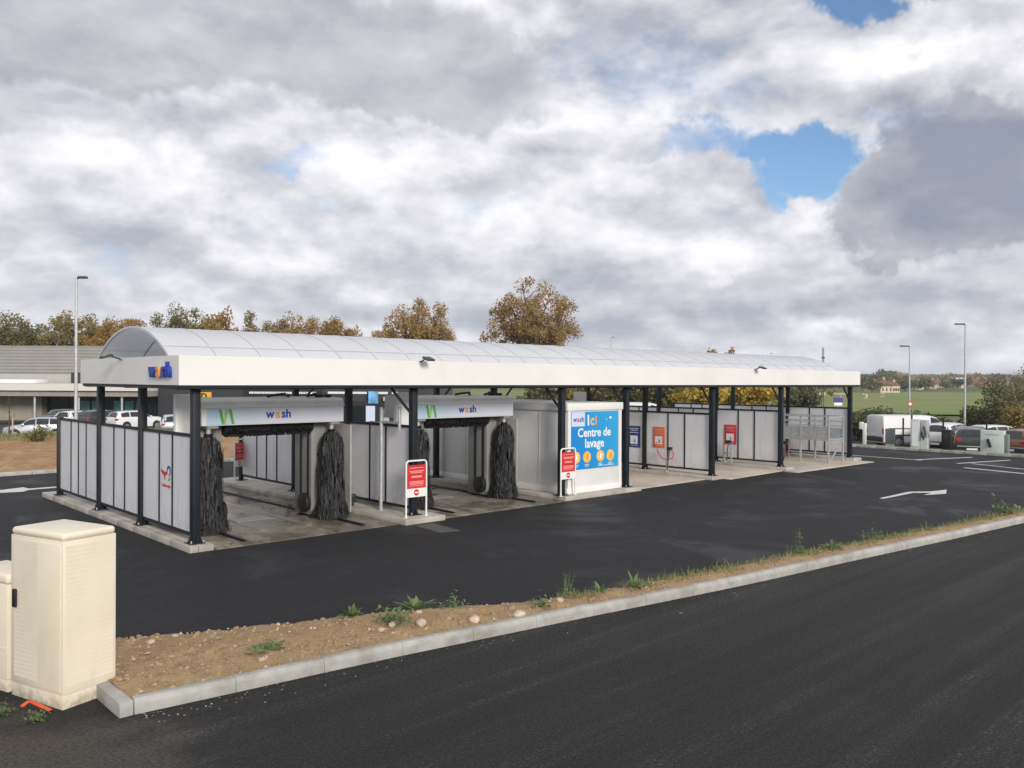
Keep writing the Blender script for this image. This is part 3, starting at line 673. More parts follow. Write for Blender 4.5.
def gantry(loc, label):
    g = empty('wash_gantry', loc, label=label, cat='car wash gantry', group='roll-over wash gantries')
    # housing: front face at y=0, local x from -1.72 to 1.72
    hx = 1.72
    prof = [(0.0, 2.29), (0.0, 2.80), (.05, 2.845), (.7, 2.885), (1.30, 2.87), (1.36, 2.29)]
    mb = MB(); b = 0; n = len(prof)
    mb.v = [(-hx, y, z) for y, z in prof] + [(hx, y, z) for y, z in prof]
    mb.f = [tuple(range(n)), tuple(n+i for i in reversed(range(n)))] + [((i+1) % n, i, n+i, n+(i+1) % n) for i in range(n)]
    h = mb.build('housing', M_gantry, g, .015)
    MB().box(-hx-.006, hx+.006, -.022, .03, 2.675, 2.705).build('trim', M_white, h)
    sp = one('sign_sheet', M_sheet, h, -hx+.10, hx-.02, -.012, -.002, 2.315, 2.665)
    for (xa, xb, gm) in ((-1.33, -1.26, M_green), (-1.18, -1.235, M_green2), (-1.11, -1.04, M_green)):
        MB().prism([(xa-.032, 2.64), (xa+.032, 2.64), (xb+.032, 2.32), (xb-.032, 2.32)], -.018, -.013).build('green_stripe', gm, h)
    text('w', .27, M_blue, h, (-.18, -.018, 2.43), '-Y', .006); text('a', .27, M_amber, h, (.005, -.018, 2.43), '-Y', .006); text('sh', .27, M_blue, h, (.215, -.018, 2.43), '-Y', .006)
    # hoses and fittings lying on the roof
    for (xa, xb, s) in ((.0, .55, 2), (.95, 1.3, 3)):
        rg = random.Random(s); MB().tube([(xa + (xb-xa)*t, .35+.15*sin(6*t+s), 2.895+.06*sin(pi*t)) for t in [i/8 for i in range(9)]], .03, 6).build('roof_hose', M_black, h)
    for xx in (1.22, 1.45): MB().box(xx, xx+.12, .3, .5, 2.865, 2.93).build('valve_block', M_black, h, .01)
    for s in (-1, 1):
        # inner legs with the two dark guide slots
        lg = MB().box(s*1.37-.27, s*1.37+.27, .42, 1.22, .07, 2.288).build('leg', M_gleg, g, .012)
        xi = s*1.37 - s*.27
        for yy in (.52, .86): MB().box(min(xi, xi-s*.012), max(xi, xi-s*.012), yy, yy+.09, .35, 2.25).build('guide_slot', M_black, lg)
        for zz in (.6, 1.0, 1.5): MB().disc((s*1.37-.1, .416, zz), .025, (0, 1, 0), .012, 8).build('leg_fixing', M_black, lg)
        # outer splash wall, running fore and aft
        MB().box(s*2.02-.02, s*2.02+.02, .15, 1.55, .08, 2.2).build('splash_wall', M_splash, g, .006)
        MB().box(min(s*1.645, s*1.998), max(s*1.645, s*1.998), .9, .93, .08, 2.2).build('splash_return', M_splash, g)
        MB().box(s*1.48-.12, s*1.48+.12, -.02, .38, 2.23, 2.287).build('brush_arm', M_gleg, g, .01)
        bristle_brush('vertical_brush', g, (-1.55 if s < 0 else 1.42, .06, 0), .265, .07, 2.10, 31+s)
        MB().disc((s*1.02, .62, .36), .23, (1, 0, 0), .12, 22).build('wheel_brush', M_black, g, .02)
        MB().box(s*1.4-.12, s*1.4+.12, .25, 1.4, .062, .11).build('carriage', M_black, g)
    # horizontal top brush tucked under the housing
    rg = random.Random(77); v = []; f = []
    for i in range(900):
        xx = rg.uniform(-1.05, 1.05); a = rg.uniform(0, 2*pi); r1 = .19+.008*rg.random(); wd = .05; b = len(v)
        for r in (.06, r1*.8, r1): 
            zz = 2.2 + r*sin(a); v += [(xx-wd/2, .42+r*cos(a), zz), (xx+wd/2, .42+r*cos(a), zz)]
        f += [(b, b+1, b+3, b+2), (b+2, b+3, b+5, b+4)]
    tb = MB().tube([(-1.08, .42, 2.2), (1.08, .42, 2.2)], .15, 14).build('top_brush', M_black, g)
    me = bpy.data.meshes.new('bristles'); me.from_pydata(v, [], f); bo = link_mesh('bristles', me, M_black, tb); bo['kind'] = 'stuff'
    MB().box(-2.28, -1.86, -.03, .12, .35, 2.97).build('side_cabinet', M_gantry, g, .02)
    return g
G1 = gantry((2.42, 1.36, 0), 'white roll-over wash gantry with black brushes, in the left bay')
G2 = copy_tree(G1); G2.location = (7.83, 1.22, 0); G2['label'] = 'white roll-over wash gantry with black brushes, beside the white plant room'
for c, nm in ((2.42, 'left'), (7.83, 'second')):
    for s in (-1, 1):
        mb = MB().box(c+s*1.4-.025, c+s*1.4+.025, .0, 9.6, .022, .06); mb.box(c+s*1.4-.06, c+s*1.4+.06, .0, 9.6, .0221, .030)
        tag(mb.build('floor_rail', M_black), 'dark floor rail on the %s side of the %s wash bay' % ('left' if s < 0 else 'right', nm), 'rail', 'gantry floor rails')
    for s in (-1, 1): tag(MB().box(c+s*.55-.07, c+s*.55+.07, .9, 9.4, .0225, .030).build('wheel_guide', M_gleg), 'narrow steel channel on the %s side of the %s wash bay floor' % ('left' if s < 0 else 'right', nm), 'floor channel', 'steel floor channels')
    gr = empty('pit_grate', (c-.1, 2.2, .023), 0, 'short steel pit grate across the %s wash bay floor' % nm, 'grate', 'pit grates')
    for i in range(9): MB().box(-.45, .45, i*.055, i*.055+.03, 0, .02).build('grate_bar', M_gleg, gr)
    for x_ in (-.47, .452): MB().box(x_, x_+.018, -.02, .5, 0, .024).build('grate_frame', M_gleg, gr)

# ------------------------------------------------------------------ plant room with the poster
pr_ = empty('plant_room', (0, 0, 0), label='white plant room box with a big blue poster', cat='plant room')
one('wall', M_white2, pr_, 10.47, 12.80, .0, 7.6, .30, 2.44, bevel=.01)
one('skirting', M_white, pr_, 10.45, 12.82, -.02, 7.62, .122, .298, bevel=.006)
one('roof_trim', M_white, pr_, 10.42, 12.85, -.05, 7.65, 2.442, 2.66, bevel=.02)
for x in (10.53, 12.745): one('corner_trim', M_white, pr_, x-.055, x+.055, -.022, -.002, .30, 2.44)
for i in range(1, 7): one('joint_cover', M_white2, pr_, 10.458, 10.468, i*1.1-.02, i*1.1+.02, .30, 2.44)
po = one('poster', M_poster, pr_, 10.62, 12.66, -.014, -.003, .78, 2.41)
one('logo_field', M_pale, po, 10.63, 11.18, -.0165, -.0142, 2.0, 2.40)
text('w', .21, M_blue, po, (10.77, -.018, 2.13), bold=.004, depth=.001); text('a', .21, M_red, po, (10.905, -.018, 2.13), bold=.004, depth=.001); text('sh', .21, M_blue, po, (11.055, -.018, 2.13), bold=.004, depth=.001)
text('I', .40, M_posterw, po, (11.33, -.016, 2.03), bold=.012, depth=.001); text('c', .40, M_disc, po, (11.50, -.016, 2.03), bold=.012, depth=.001); text('i', .40, M_amber, po, (11.66, -.016, 2.03), bold=.012, depth=.001)
text('Centre de', .345, M_posterw, po, (11.60, -.016, 1.70), bold=.008, depth=.001); text('lavage', .345, M_posterw, po, (11.60, -.016, 1.39), bold=.008, depth=.001)
for i, x in enumerate((10.83, 11.28, 11.86, 12.30)):
    MB().disc((x, -.0165, 1.12), .165, (0, 1, 0), .005, 24).build('poster_disc', M_disc, po)
    MB().disc((x+.01, -.0195, 1.12), .09, (0, 1, 0), .003, 12, .6).build('poster_icon', M_amber if i % 2 else M_posterw, po)
    for j in range(2): one('poster_line', M_posterw, po, x-.10+.02*j, x+.10-.03*j, -.0175, -.0145, .90-.045*j, .915-.045*j)
one('poster_line', M_posterw, po, 11.75, 12.5, -.0175, -.0145, .835, .848)
MB().disc((12.30, -.0165, 2.22), .035, (0, 1, 0), .004, 10, 1.6).build('poster_bubble', M_posterw, po); MB().disc((12.12, -.0165, 2.17), .018, (0, 1, 0), .004, 8).build('poster_bubble', M_posterw, po)
one('vent_box', M_white2, pr_, 12.44, 12.72, 1.3, 1.6, 2.662, 2.95, bevel=.01)

# ------------------------------------------------------------------ standing red signs
def bend(pts, r=.09, n=5):
    out = [Vector(pts[0])]
    for a, b, c in zip(pts, pts[1:], pts[2:]):
        a, b, c = Vector(a), Vector(b), Vector(c); u = (a-b).normalized(); w = (c-b).normalized()
        p0, p1 = b+u*r, b+w*r
        for i in range(n+1): t = i/n; out.append(p0*(1-t)**2 + b*2*t*(1-t) + p1*t*t)
    out.append(Vector(pts[-1])); return out
def red_sign(loc, rz, label):
    s = empty('stop_sign', loc, rz, label, 'sign', 'red notice boards on white tube stands')
    w = .29
    MB().tube(bend([(-w, 0, 0), (-w, 0, 1.30), (w, 0, 1.30), (w, 0, 0)]), .022, 10).build('tube_frame', M_white, s, 0, 40)
    for x in (-w, w): MB().disc((x, 0, .006), .05, (0, 0, 1), .012, 12).build('foot_plate', M_white, s)
    one('white_board', M_white, s, -w+.024, w-.024, -.008, .008, .46, .66)
    rb = one('red_board', M_red, s, -w+.024, w-.024, -.010, .008, .661, 1.17)
    one('top_strip', M_red, s, -w+.024, w-.024, -.012, .006, 1.171, 1.20)
    for (z, hw_, hh) in ((1.135, .20, .008), (1.06, .21, .012), (1.025, .17, .010), (.93, .15, .022), (.82, .20, .009), (.79, .21, .009), (.76, .19, .009), (.72, .2, .006)): one('text_line', M_pink, rb, -hw_, hw_, -.0125, -.0102, z-hh, z+hh)
    MB().disc((0, -.0105, .565), .075, (0, 1, 0), .005, 20).build('no_entry_disc', M_red, s); one('no_entry_bar', M_white, s, -.05, .05, -.0165, -.0132, .55, .58)
    return s
M_pink = mat('sign_text_white', (.78, .33, .31), .5, var=.05)
red_sign((5.07, -.28, .12), 0, 'red and white notice stand in front of the post between the gantries')
red_sign((10.33, -.17, .12), 0, 'red and white notice stand before the plant room poster')
sg3 = red_sign((4.98, 8.72, .12), radians(36), 'small red and white notice stand at the far end of the left bay')

# instruction boards on the walls
def board(x, y0, y1, z0, z1, m, name, label):
    s = empty(name, (x, (y0+y1)/2, z0), 0, label, 'sign', 'instruction boards on the panel walls'); hy = (y1-y0)/2; H = z1-z0
    b = one('plate', m, s, -.012, .0, -hy, hy, 0, H, bevel=.003)
    one('white_field', M_posterw, b, -.0145, -.0122, -hy*.62, hy*.66, H*.16, H*.55)
    for i, (z, w) in enumerate(((.88, .8), (.80, .6), (.69, .75))): one('text_line', M_pink if m is not M_navy else M_pale, b, -.0145, -.0122, -hy*w, hy*w, H*z-.012, H*z+.012)
    for i in range(4): one('drawing', M_dclad, b, -.0165, -.0146, -hy*.1+i*.02-.03, -hy*.1+i*.02-.022, H*.22, H*(.36+.04*(i % 2)))
    one('text_line', M_pale, b, -.0145, -.0122, -hy*.6, hy*.6, H*.08, H*.10)
    return s
XW = -.022
board(17.58+XW, 1.93, 2.43, .93, 1.66, M_orange, 'instruction_board', 'orange instruction board on the white panel wall')
board(17.58+XW, 3.02, 3.55, .87, 1.65, M_navy, 'instruction_board', 'navy blue instruction board right of the plant room')
board(22.11+XW, 1.87, 2.40, .83, 1.59, M_red, 'instruction_board', 'red instruction board on the white panel wall')
# lance stations
def lance(loc, label, hose_mat, seed, hose=True):
    s = empty('lance_holder', loc, 0, label, 'spray lance')
    MB().tube([(-.02, .12, .0), (-.02, .04, .45), (-.02, .0, .80)], .032, 8).build('holder_tube', M_galv, s)
    MB().box(-.08, .04, -.10, .08, .78, .88).build('grip', M_black, s, .015)
    MB().tube([(-.06, -.05, .85), (-.06, .0, .6), (-.06, .05, .1)], .014, 6).build('lance_pipe', M_black, s)
    if hose: MB().tube([(-.04, .55, 1.05), (-.06, .48, .72), (-.08, .3, .50), (-.08, .05, .44), (-.07, -.16, .5), (-.07, -.22, .66), (-.06, -.1, .82)], .018, 8).build('hose', hose_mat, s, 0, 60)
    return s
lance((17.30, 1.52, .12), 'grey spray lance holder with looping red hose below the orange board', M_red, 1)
lance((21.85, 2.05, .12), 'grey spray lance holder standing below the red board', M_black, 2, False)
lance((24.3, 1.0, .022), 'spray lance holder with red hose beside the steel ramp', M_red, 3)
s = empty('board_stand', (21.92, 1.9, .12), 0, 'pair of grey legs under the red instruction board', 'stand')
for yy in (.08, .42): MB().box(-.02, .03, yy-.025, yy+.025, .0, .74).build('leg', M_galv, s)
MB().box(-.018, .028, .107, .393, .34, .40).build('crossbar', M_galv, s)
# bucket at the foot of that wall
tag(MB().tube([(21.55, 3.1, .022), (21.55, 3.1, .34)], [.13, .16], 14).build('bucket', M_dclad), 'dark bucket standing in the middle wash bay', 'bucket')

# galvanised pole, terminal by the first island
gp = empty('galvanised_pole', (5.0, 1.05, .12), 0, 'tall galvanised pole in front of the wall between gantries', 'pole')
MB().tube([(0, 0, 0), (0, 0, 2.5)], .045, 12).build('shaft', M_galv, gp, 0, 40); MB().box(-.12, .12, -.12, .12, 0, .015).build('base_plate', M_galv, gp)
MB().bar((0, 0, 2.15), (.0, -.75, 2.15), .05, .05).build('arm', M_galv, gp); MB().tube([(0, -.75, 1.98), (0, -.75, 2.55)], .04, 10).build('arm_upright', M_galv, gp)
tag(MB().tube([(4.85, 2.2, .12), (4.85, 2.2, .2), (4.85, 2.2, .36), (4.85, 2.2, .40)], [.10, .10, .17, .15], 12).build('bucket', M_dclad), 'dark tub at the foot of the wall between gantries', 'tub')
tag(MB().box(4.75, 4.95, 2.65, 2.95, .12, .36).build('canister', M_white2, None, .02), 'white canister at the foot of the wall between gantries', 'canister')

# steel access ramp in the last bay
rp = empty('steel_ramp', (25.7, -.1, .022), 0, 'galvanised raised loading deck with handrails in the right bay', 'ramp')
L_, Wd = 3.6, 1.25
for x in (0, Wd):
    for y in (0, 1.2, 2.4, L_):
        MB().box(x-.03, x+.03, y-.03, y+.03, 0, 1.84).build('upright', M_galv, rp)
        MB().box(x-.08, x+.08, y-.08, y+.08, 0, .012).build('foot_plate', M_galv, rp)
    for z in (1.84, 1.62, 1.42): MB().bar((x, -.03, z+.02), (x, L_+.03, z+.02), .045, .04).build('handrail', M_galv, rp)
    for y0 in (0, 1.2, 2.4):
        MB().box(x-.012, x+.012, y0+.032, y0+1.168, .98, 1.36).build('side_mesh', M_galv, rp)
    MB().bar((x, 0, .93), (x, L_, .93), .05, .09).build('deck_beam', M_galv, rp)
MB().box(.03, Wd-.03, .0, L_, .90, .94).build('deck', M_galv, rp)
MB().bar((.03, -.032, .05), (Wd-.03, -.032, .92), .05, .04).build('diagonal', M_galv, rp)
for z in (.94, 1.84): MB().bar((.0, -.031, z), (Wd, -.031, z), .04, .04).build('end_rail', M_galv, rp)

# ------------------------------------------------------------------ roadside cabinets
cab = empty('utility_cabinet', (-4.15, -6.86, 0), radians(18), 'tall beige utility cabinet standing at the kerb end', 'cabinet')
one('plinth', M_beige, cab, .004, .581, .004, .866, 0, .14, bevel=.004)
body = one('body', M_beige, cab, 0, .585, 0, .87, .142, 1.672, bevel=.004)
# raised ribs moulded into the two faces seen
for i in range(32):
    z = .22 + i*.044
    one('moulded_rib', M_beige, body, .03, .555, -.0006, .001, z, z+.036)
for i in range(32):
    z = .22 + i*.044
    one('moulded_rib', M_beige, body, -.0106, -.0095, .40, .80, z, z+.036)
one('door', M_beige, body, -.010, -.0005, .03, .84, .17, 1.64, bevel=.004)
dh = MB().box(-.04, -.011, .74, .80, .93, 1.12).build('door_handle', M_black, body, .012)
lid = MB()
pr_l = []
mb = MB().box(-.002, .587, -.002, .872, 1.6725, 1.75); mb.build('lid', M_beige, cab, .036, seg=4)
cab2 = empty('utility_cabinet', (-4.44, -5.97, 0), radians(18), 'lower beige utility cabinet at the left edge, behind the tall one', 'cabinet')
one('plinth', M_beige, cab2, .01, .42, .01, .74, 0, .13, bevel=.008); one('body', M_beige, cab2, 0, .43, 0, .75, .132, 1.13, bevel=.012)
MB().box(-.006, .436, -.006, .756, 1.132, 1.24).build('lid', M_beige, cab2, .035, seg=4); one('seam', M_beige, cab2, -.004, .0, .02, .73, .45, .462)
op = empty('plastic_strip', (-4.42, -6.62, .01), 0, 'broken bright orange plastic strip lying by the tall cabinet', 'plastic strip')
MB().bar((-.02, .07, .02), (.06, .11, .045), .045, .010).build('strip_end', M_plastic_o, op, .003); MB().bar((.06, .108, .045), (.17, -.20, .012), .045, .010).build('strip', M_plastic_o, op, .003)

# ------------------------------------------------------------------ weeds, stones, grass
def leaf_ribbon(v, f, base, ang, L, w, lift, droop, segs=4, tip=.1):
    d = Vector((cos(ang), sin(ang), 0)); n = Vector((-d.y, d.x, 0)); b = len(v)
    for i in range(segs+1):
        t = i/segs; p = Vector(base) + d*(L*t*cos(lift)) + Vector((0, 0, L*t*sin(lift) - droop*L*t*t)); ww = w*(sin(pi*min(1, .12+t*.88))**.7)/2 + .001
        v += [tuple(p-n*ww), tuple(p+n*ww)]
    for i in range(segs): f.append((b+2*i, b+2*i+1, b+2*i+3, b+2*i+2))
def weed(x, y, label, kind, size, seed):
    rg = random.Random(seed); v = []; f = []; z = verge_z(x, y)-.012 if x > -3.7 else 0.0
    if kind == 'rosette':
        for i in range(26): leaf_ribbon(v, f, (rg.uniform(-.02, .02), rg.uniform(-.02, .02), 0), rg.uniform(0, 2*pi), size*rg.uniform(.6, 1.1), size*.17, radians(rg.uniform(15, 70)), rg.uniform(.2, .6))
    elif kind == 'bush':
        for i in range(90):
            p = (rg.gauss(0, size*.3), rg.gauss(0, size*.3), abs(rg.gauss(0, size*.3))); leaf_ribbon(v, f, p, rg.uniform(0, 2*pi), size*rg.uniform(.2, .4), size*.1, radians(rg.uniform(-10, 70)), .4, 3)
    elif kind == 'low':
        for i in range(60): leaf_ribbon(v, f, (rg.gauss(0, size*.35), rg.gauss(0, size*.25), .01), rg.uniform(0, 2*pi), size*rg.uniform(.3, .5), size*.12, radians(rg.uniform(5, 40)), .3, 3)
    else:
        for s_ in range(4 if kind == 'tall' else 7):
            bx, by = rg.gauss(0, size*.1), rg.gauss(0, size*.1); lx, ly = rg.gauss(0, .12), rg.gauss(0, .12); h = size*rg.uniform(.7, 1.1)
            for i in range(14 if kind == 'tall' else 6):
                t = i/14*1.0 if kind == 'tall' else i/6; leaf_ribbon(v, f, (bx+lx*t*h, by+ly*t*h, h*t), rg.uniform(0, 2*pi), size*rg.uniform(.16, .3)*(1.1-.6*t), size*.07, radians(rg.uniform(10, 60)), .5, 3)
            b = len(v); v += [(bx-.004, by, 0), (bx+.004, by, 0), (bx+lx*h+.002, by+ly*h, h), (bx+lx*h-.002, by+ly*h, h)]; f.append((b, b+1, b+2, b+3))
    me = bpy.data.meshes.new('leaves'); me.from_pydata(v, [], f)
    o = link_mesh('weed', me, M_weed); o.location = (x, y, z); return tag(o, label, 'weed', 'weeds on the soil strip')
weed(-2.03, -6.88, 'flat spreading green weed alone on the soil near the cabinet', 'low', .32, 1)
weed(-.46, -6.30, 'leafy weed on the far edge of the soil, left of the limestone', 'rosette', .33, 2)
weed(-.30, -7.06, 'wide bushy weed beside the pale limestone pieces', 'bush', .36, 3)
weed(.42, -6.55, 'upright rosette weed standing out against the dark forecourt', 'rosette', .38, 4)
weed(.80, -6.90, 'small rounded dark green weed on the soil edge', 'bush', .26, 5)
weed(1.72, -7.70, 'small low weed against the kerb where the soil narrows', 'bush', .24, 6)
weed(2.35, -7.60, 'thin stalky weed beyond the last bare soil', 'stalk', .38, 7)
weed(2.95, -7.72, 'spiky rosette weed where the grass strip begins', 'rosette', .30, 8)
weed(3.55, -7.88, 'broad weed with long leaves at the start of the grass strip', 'rosette', .36, 9)
weed(7.85, -8.32, 'tallest upright herb on the grass strip', 'tall', .52, 10)
weed(8.75, -8.48, 'pale rosette weed right of the tallest herb', 'rosette', .36, 11)
weed(10.3, -8.62, 'low bushy weed on the narrow part of the grass strip', 'bush', .34, 12)
weed(15.9, -9.35, 'bushy green weed at the far end of the grass strip', 'bush', .55, 13)
weed(-4.40, -6.95, 'tuft of green weed at the foot of the tall cabinet', 'bush', .15, 14)
weed(-4.62, -6.55, 'dark straggly weed between the two cabinets', 'bush', .15, 15)
def stone(x, y, s, label, seed, name='stone'):
    rg = random.Random(seed); bm = bmesh.new(); bmesh.ops.create_icosphere(bm, subdivisions=2, radius=1)
    for q in bm.verts:
        k_ = 1 + .30*mnoise.noise(q.co*1.3 + Vector((seed, 0, 0))) + .12*mnoise.noise(q.co*3.1 + Vector((0, seed, 0))); q.co = Vector((q.co.x*s*k_, q.co.y*s*.75*k_, q.co.z*s*.62*k_))
    me = bpy.data.meshes.new('stone'); bm.to_mesh(me); bm.free(); o = link_mesh(name, me, M_stone, None, 35); o.location = (x, y, verge_z(x, y)+s*.22); o.rotation_euler = (0, 0, rg.uniform(0, 6))
    return tag(o, label, 'stone', 'limestone pieces on the soil strip')
stone(-.10, -7.34, .095, 'pale limestone piece just below the bushy weed', 21)
stone(.56, -7.62, .085, 'tan limestone piece close behind the kerb', 22)
stone(1.20, -7.80, .085, 'reddish limestone piece touching the kerb right of the tan one', 23)
stone(-.42, -7.16, .06, 'small limestone piece left of the bushy weed', 24)
stone(.20, -6.9, .05, 'small flat limestone piece right of the bushy weed', 25)
stone(-.62, -7.22, .05, 'small pale limestone flake left of the small limestone piece', 27)
stone(-2.9, -5.75, .06, 'pale limestone flake on the far edge of the soil by the cabinet', 28)
stone(-2.55, -5.6, .045, 'small limestone flake second from the cabinet on the far edge', 29)
stone(-2.2, -7.2, .045, 'small limestone flake just behind the kerb near the cabinet', 30)
stone(2.1, -7.7, .07, 'dark earthy stone where the soil narrows', 26)
def scatter_pebbles():
    rg = random.Random(3); v = []; f = []
    base = [(1, 0, 0), (-1, 0, 0), (0, 1, 0), (0, -1, 0), (0, 0, 1), (0, 0, -1)]; fs = [(0, 2, 4), (2, 1, 4), (1, 3, 4), (3, 0, 4), (2, 0, 5), (1, 2, 5), (3, 1, 5), (0, 3, 5)]
    for i in range(1500):
        x = -3.6 + 19*rg.random()**1.8; y0 = interp(KB, x)+.13; y1 = interp(VE, x)+rg.gauss(0, .05); y = y0 + (y1-y0)*rg.random(); s = .006 + .030*rg.random()**3.2
        if i % 9 == 0: y = interp(KB, x) - abs(rg.gauss(0, .18)) - .01; s = .005+.006*rg.random(); z = 0.0
        else: z = verge_z(x, y) + .005
        b = len(v); k_ = [rg.uniform(.6, 1.3) for _ in range(6)]
        v += [(x+p[0]*s*k_[j], y+p[1]*s*k_[j], z+p[2]*s*k_[j]*.7) for j, p in enumerate(base)]; f += [tuple(b+q for q in t) for t in fs]
    me = bpy.data.meshes.new('pebbles'); me.from_pydata(v, [], f); tag(link_mesh('pebbles', me, M_pebble), 'small stones strewn over the soil strip', 'gravel', kind='stuff')
scatter_pebbles()
def scatter_clods():
    rg = random.Random(13); v = []; f = []
    for i in range(800):
        x = -3.6 + 9*rg.random()**1.5; y0 = interp(KB, x)+.14; y1 = interp(VE, x); y = y0 + (y1-y0)*rg.random(); s_ = .012 + .04*rg.random()**3.5; z = verge_z(x, y); b = len(v); N = 7
        v.append((x+rg.gauss(0, s_*.2), y, z+s_*rg.uniform(.5, .9)))
        for q in range(N): t = 2*pi*q/N; k_ = rg.uniform(.7, 1.2); v.append((x+cos(t)*s_*.7*k_, y+sin(t)*s_*.7*k_, z+s_*.35*rg.uniform(.6, 1.2)))
        for q in range(N): t = 2*pi*q/N; k_ = rg.uniform(.9, 1.3); v.append((x+cos(t)*s_*k_, y+sin(t)*s_*k_, z-.02))
        for q in range(N): q2 = (q+1) % N; f += [(b, b+1+q, b+1+q2), (b+1+q, b+1+N+q, b+1+N+q2, b+1+q2)]
    me = bpy.data.meshes.new('clods'); me.from_pydata(v, [], f); tag(link_mesh('soil_clods', me, M_soil), 'crumbled clods of soil on the bare strip', 'soil', kind='stuff')
scatter_clods()
def scatter_grass():
    rg = random.Random(9); v = []; f = []
    for i in range(9500):
        x = 1.2 + 24*rg.random()**1.3
        if mnoise.noise(Vector((x*1.7, 0, 5))) < rg.uniform(-.35, .35) - min(0, (x-5)*.12): continue
        y0 = interp(KB, x)+.13; y1 = interp(VE, x); y = y0 + (y1-y0)*(.25+.8*rg.random()); h = rg.uniform(.06, .19)*(1 if rg.random() > .04 else 2.0)
        leaf_ribbon(v, f, (x, y, verge_z(x, y)-.01), rg.uniform(0, 2*pi), h, .010, radians(rg.uniform(40, 88)), .3, 2)
    me = bpy.data.meshes.new('grass'); me.from_pydata(v, [], f); tag(link_mesh('grass', me, M_grass), 'thin grass growing on the strip behind the kerb', 'grass', kind='stuff')
scatter_grass()
v = []; f = []; leaf_ribbon(v, f, (0, 0, .006), .4, .11, .06, .25, .2, 4); me = bpy.data.meshes.new('leaf'); me.from_pydata(v, [], f)
o = link_mesh('fallen_leaf', me, M_rooft); o.location = (3.25, -8.95, .0); tag(o, 'single red brown leaf lying on the road', 'leaf')

# ------------------------------------------------------------------ trees and bushes
def leafmat(name, cols): return mat(name, cols[0], .75, isl=cols, trans=.3, vscale=.25)
L_green = leafmat('leaves_green', [(.09, .11, .035), (.15, .16, .05), (.24, .20, .07), (.11, .12, .04)])
L_mix = leafmat('leaves_mixed', [(0.154, 0.175, 0.055), (0.329, 0.241, 0.076), (0.219, 0.186, 0.065), (0.459, 0.295, 0.099)])
L_brown = leafmat('leaves_brown', [(0.263, 0.164, 0.065), (0.481, 0.274, 0.099), (0.329, 0.219, 0.076), (0.198, 0.186, 0.065), (0.634, 0.372, 0.131)])
L_orange = leafmat('leaves_orange', [(.40, .22, .06), (.48, .29, .08), (.30, .17, .05), (.22, .17, .06)])
L_yellow = leafmat('leaves_yellow', [(0.700, 0.455, 0.061), (0.525, 0.367, 0.070), (0.350, 0.298, 0.070), (0.805, 0.525, 0.105)])
L_dark = leafmat('leaves_dark', [(0.045, 0.069, 0.029), (0.085, 0.118, 0.045), (0.147, 0.160, 0.063), (0.069, 0.094, 0.039)])
L_dull = leafmat('leaves_dull', [(0.126, 0.115, 0.062), (0.210, 0.179, 0.095), (0.157, 0.157, 0.073), (0.106, 0.115, 0.062)])
def leaf_cloud(pts, size, rg_np):
    n = len(pts); c = np.asarray(pts, float)
    a = rg_np.normal(size=(n, 3)); a /= np.linalg.norm(a, axis=1)[:, None]; b = rg_np.normal(size=(n, 3)); b -= a*(a*b).sum(1)[:, None]; b /= np.linalg.norm(b, axis=1)[:, None]
    s = size*(.55+.9*rg_np.random((n, 1))); a = a*s*.5; b = b*s*.32
    v = np.stack([c-a, c+b, c+a, c-b], 1).reshape(-1, 3); f = np.arange(n*4).reshape(-1, 4)
    me = bpy.data.meshes.new('crown'); me.from_pydata(v.tolist(), [], f.tolist()); return me
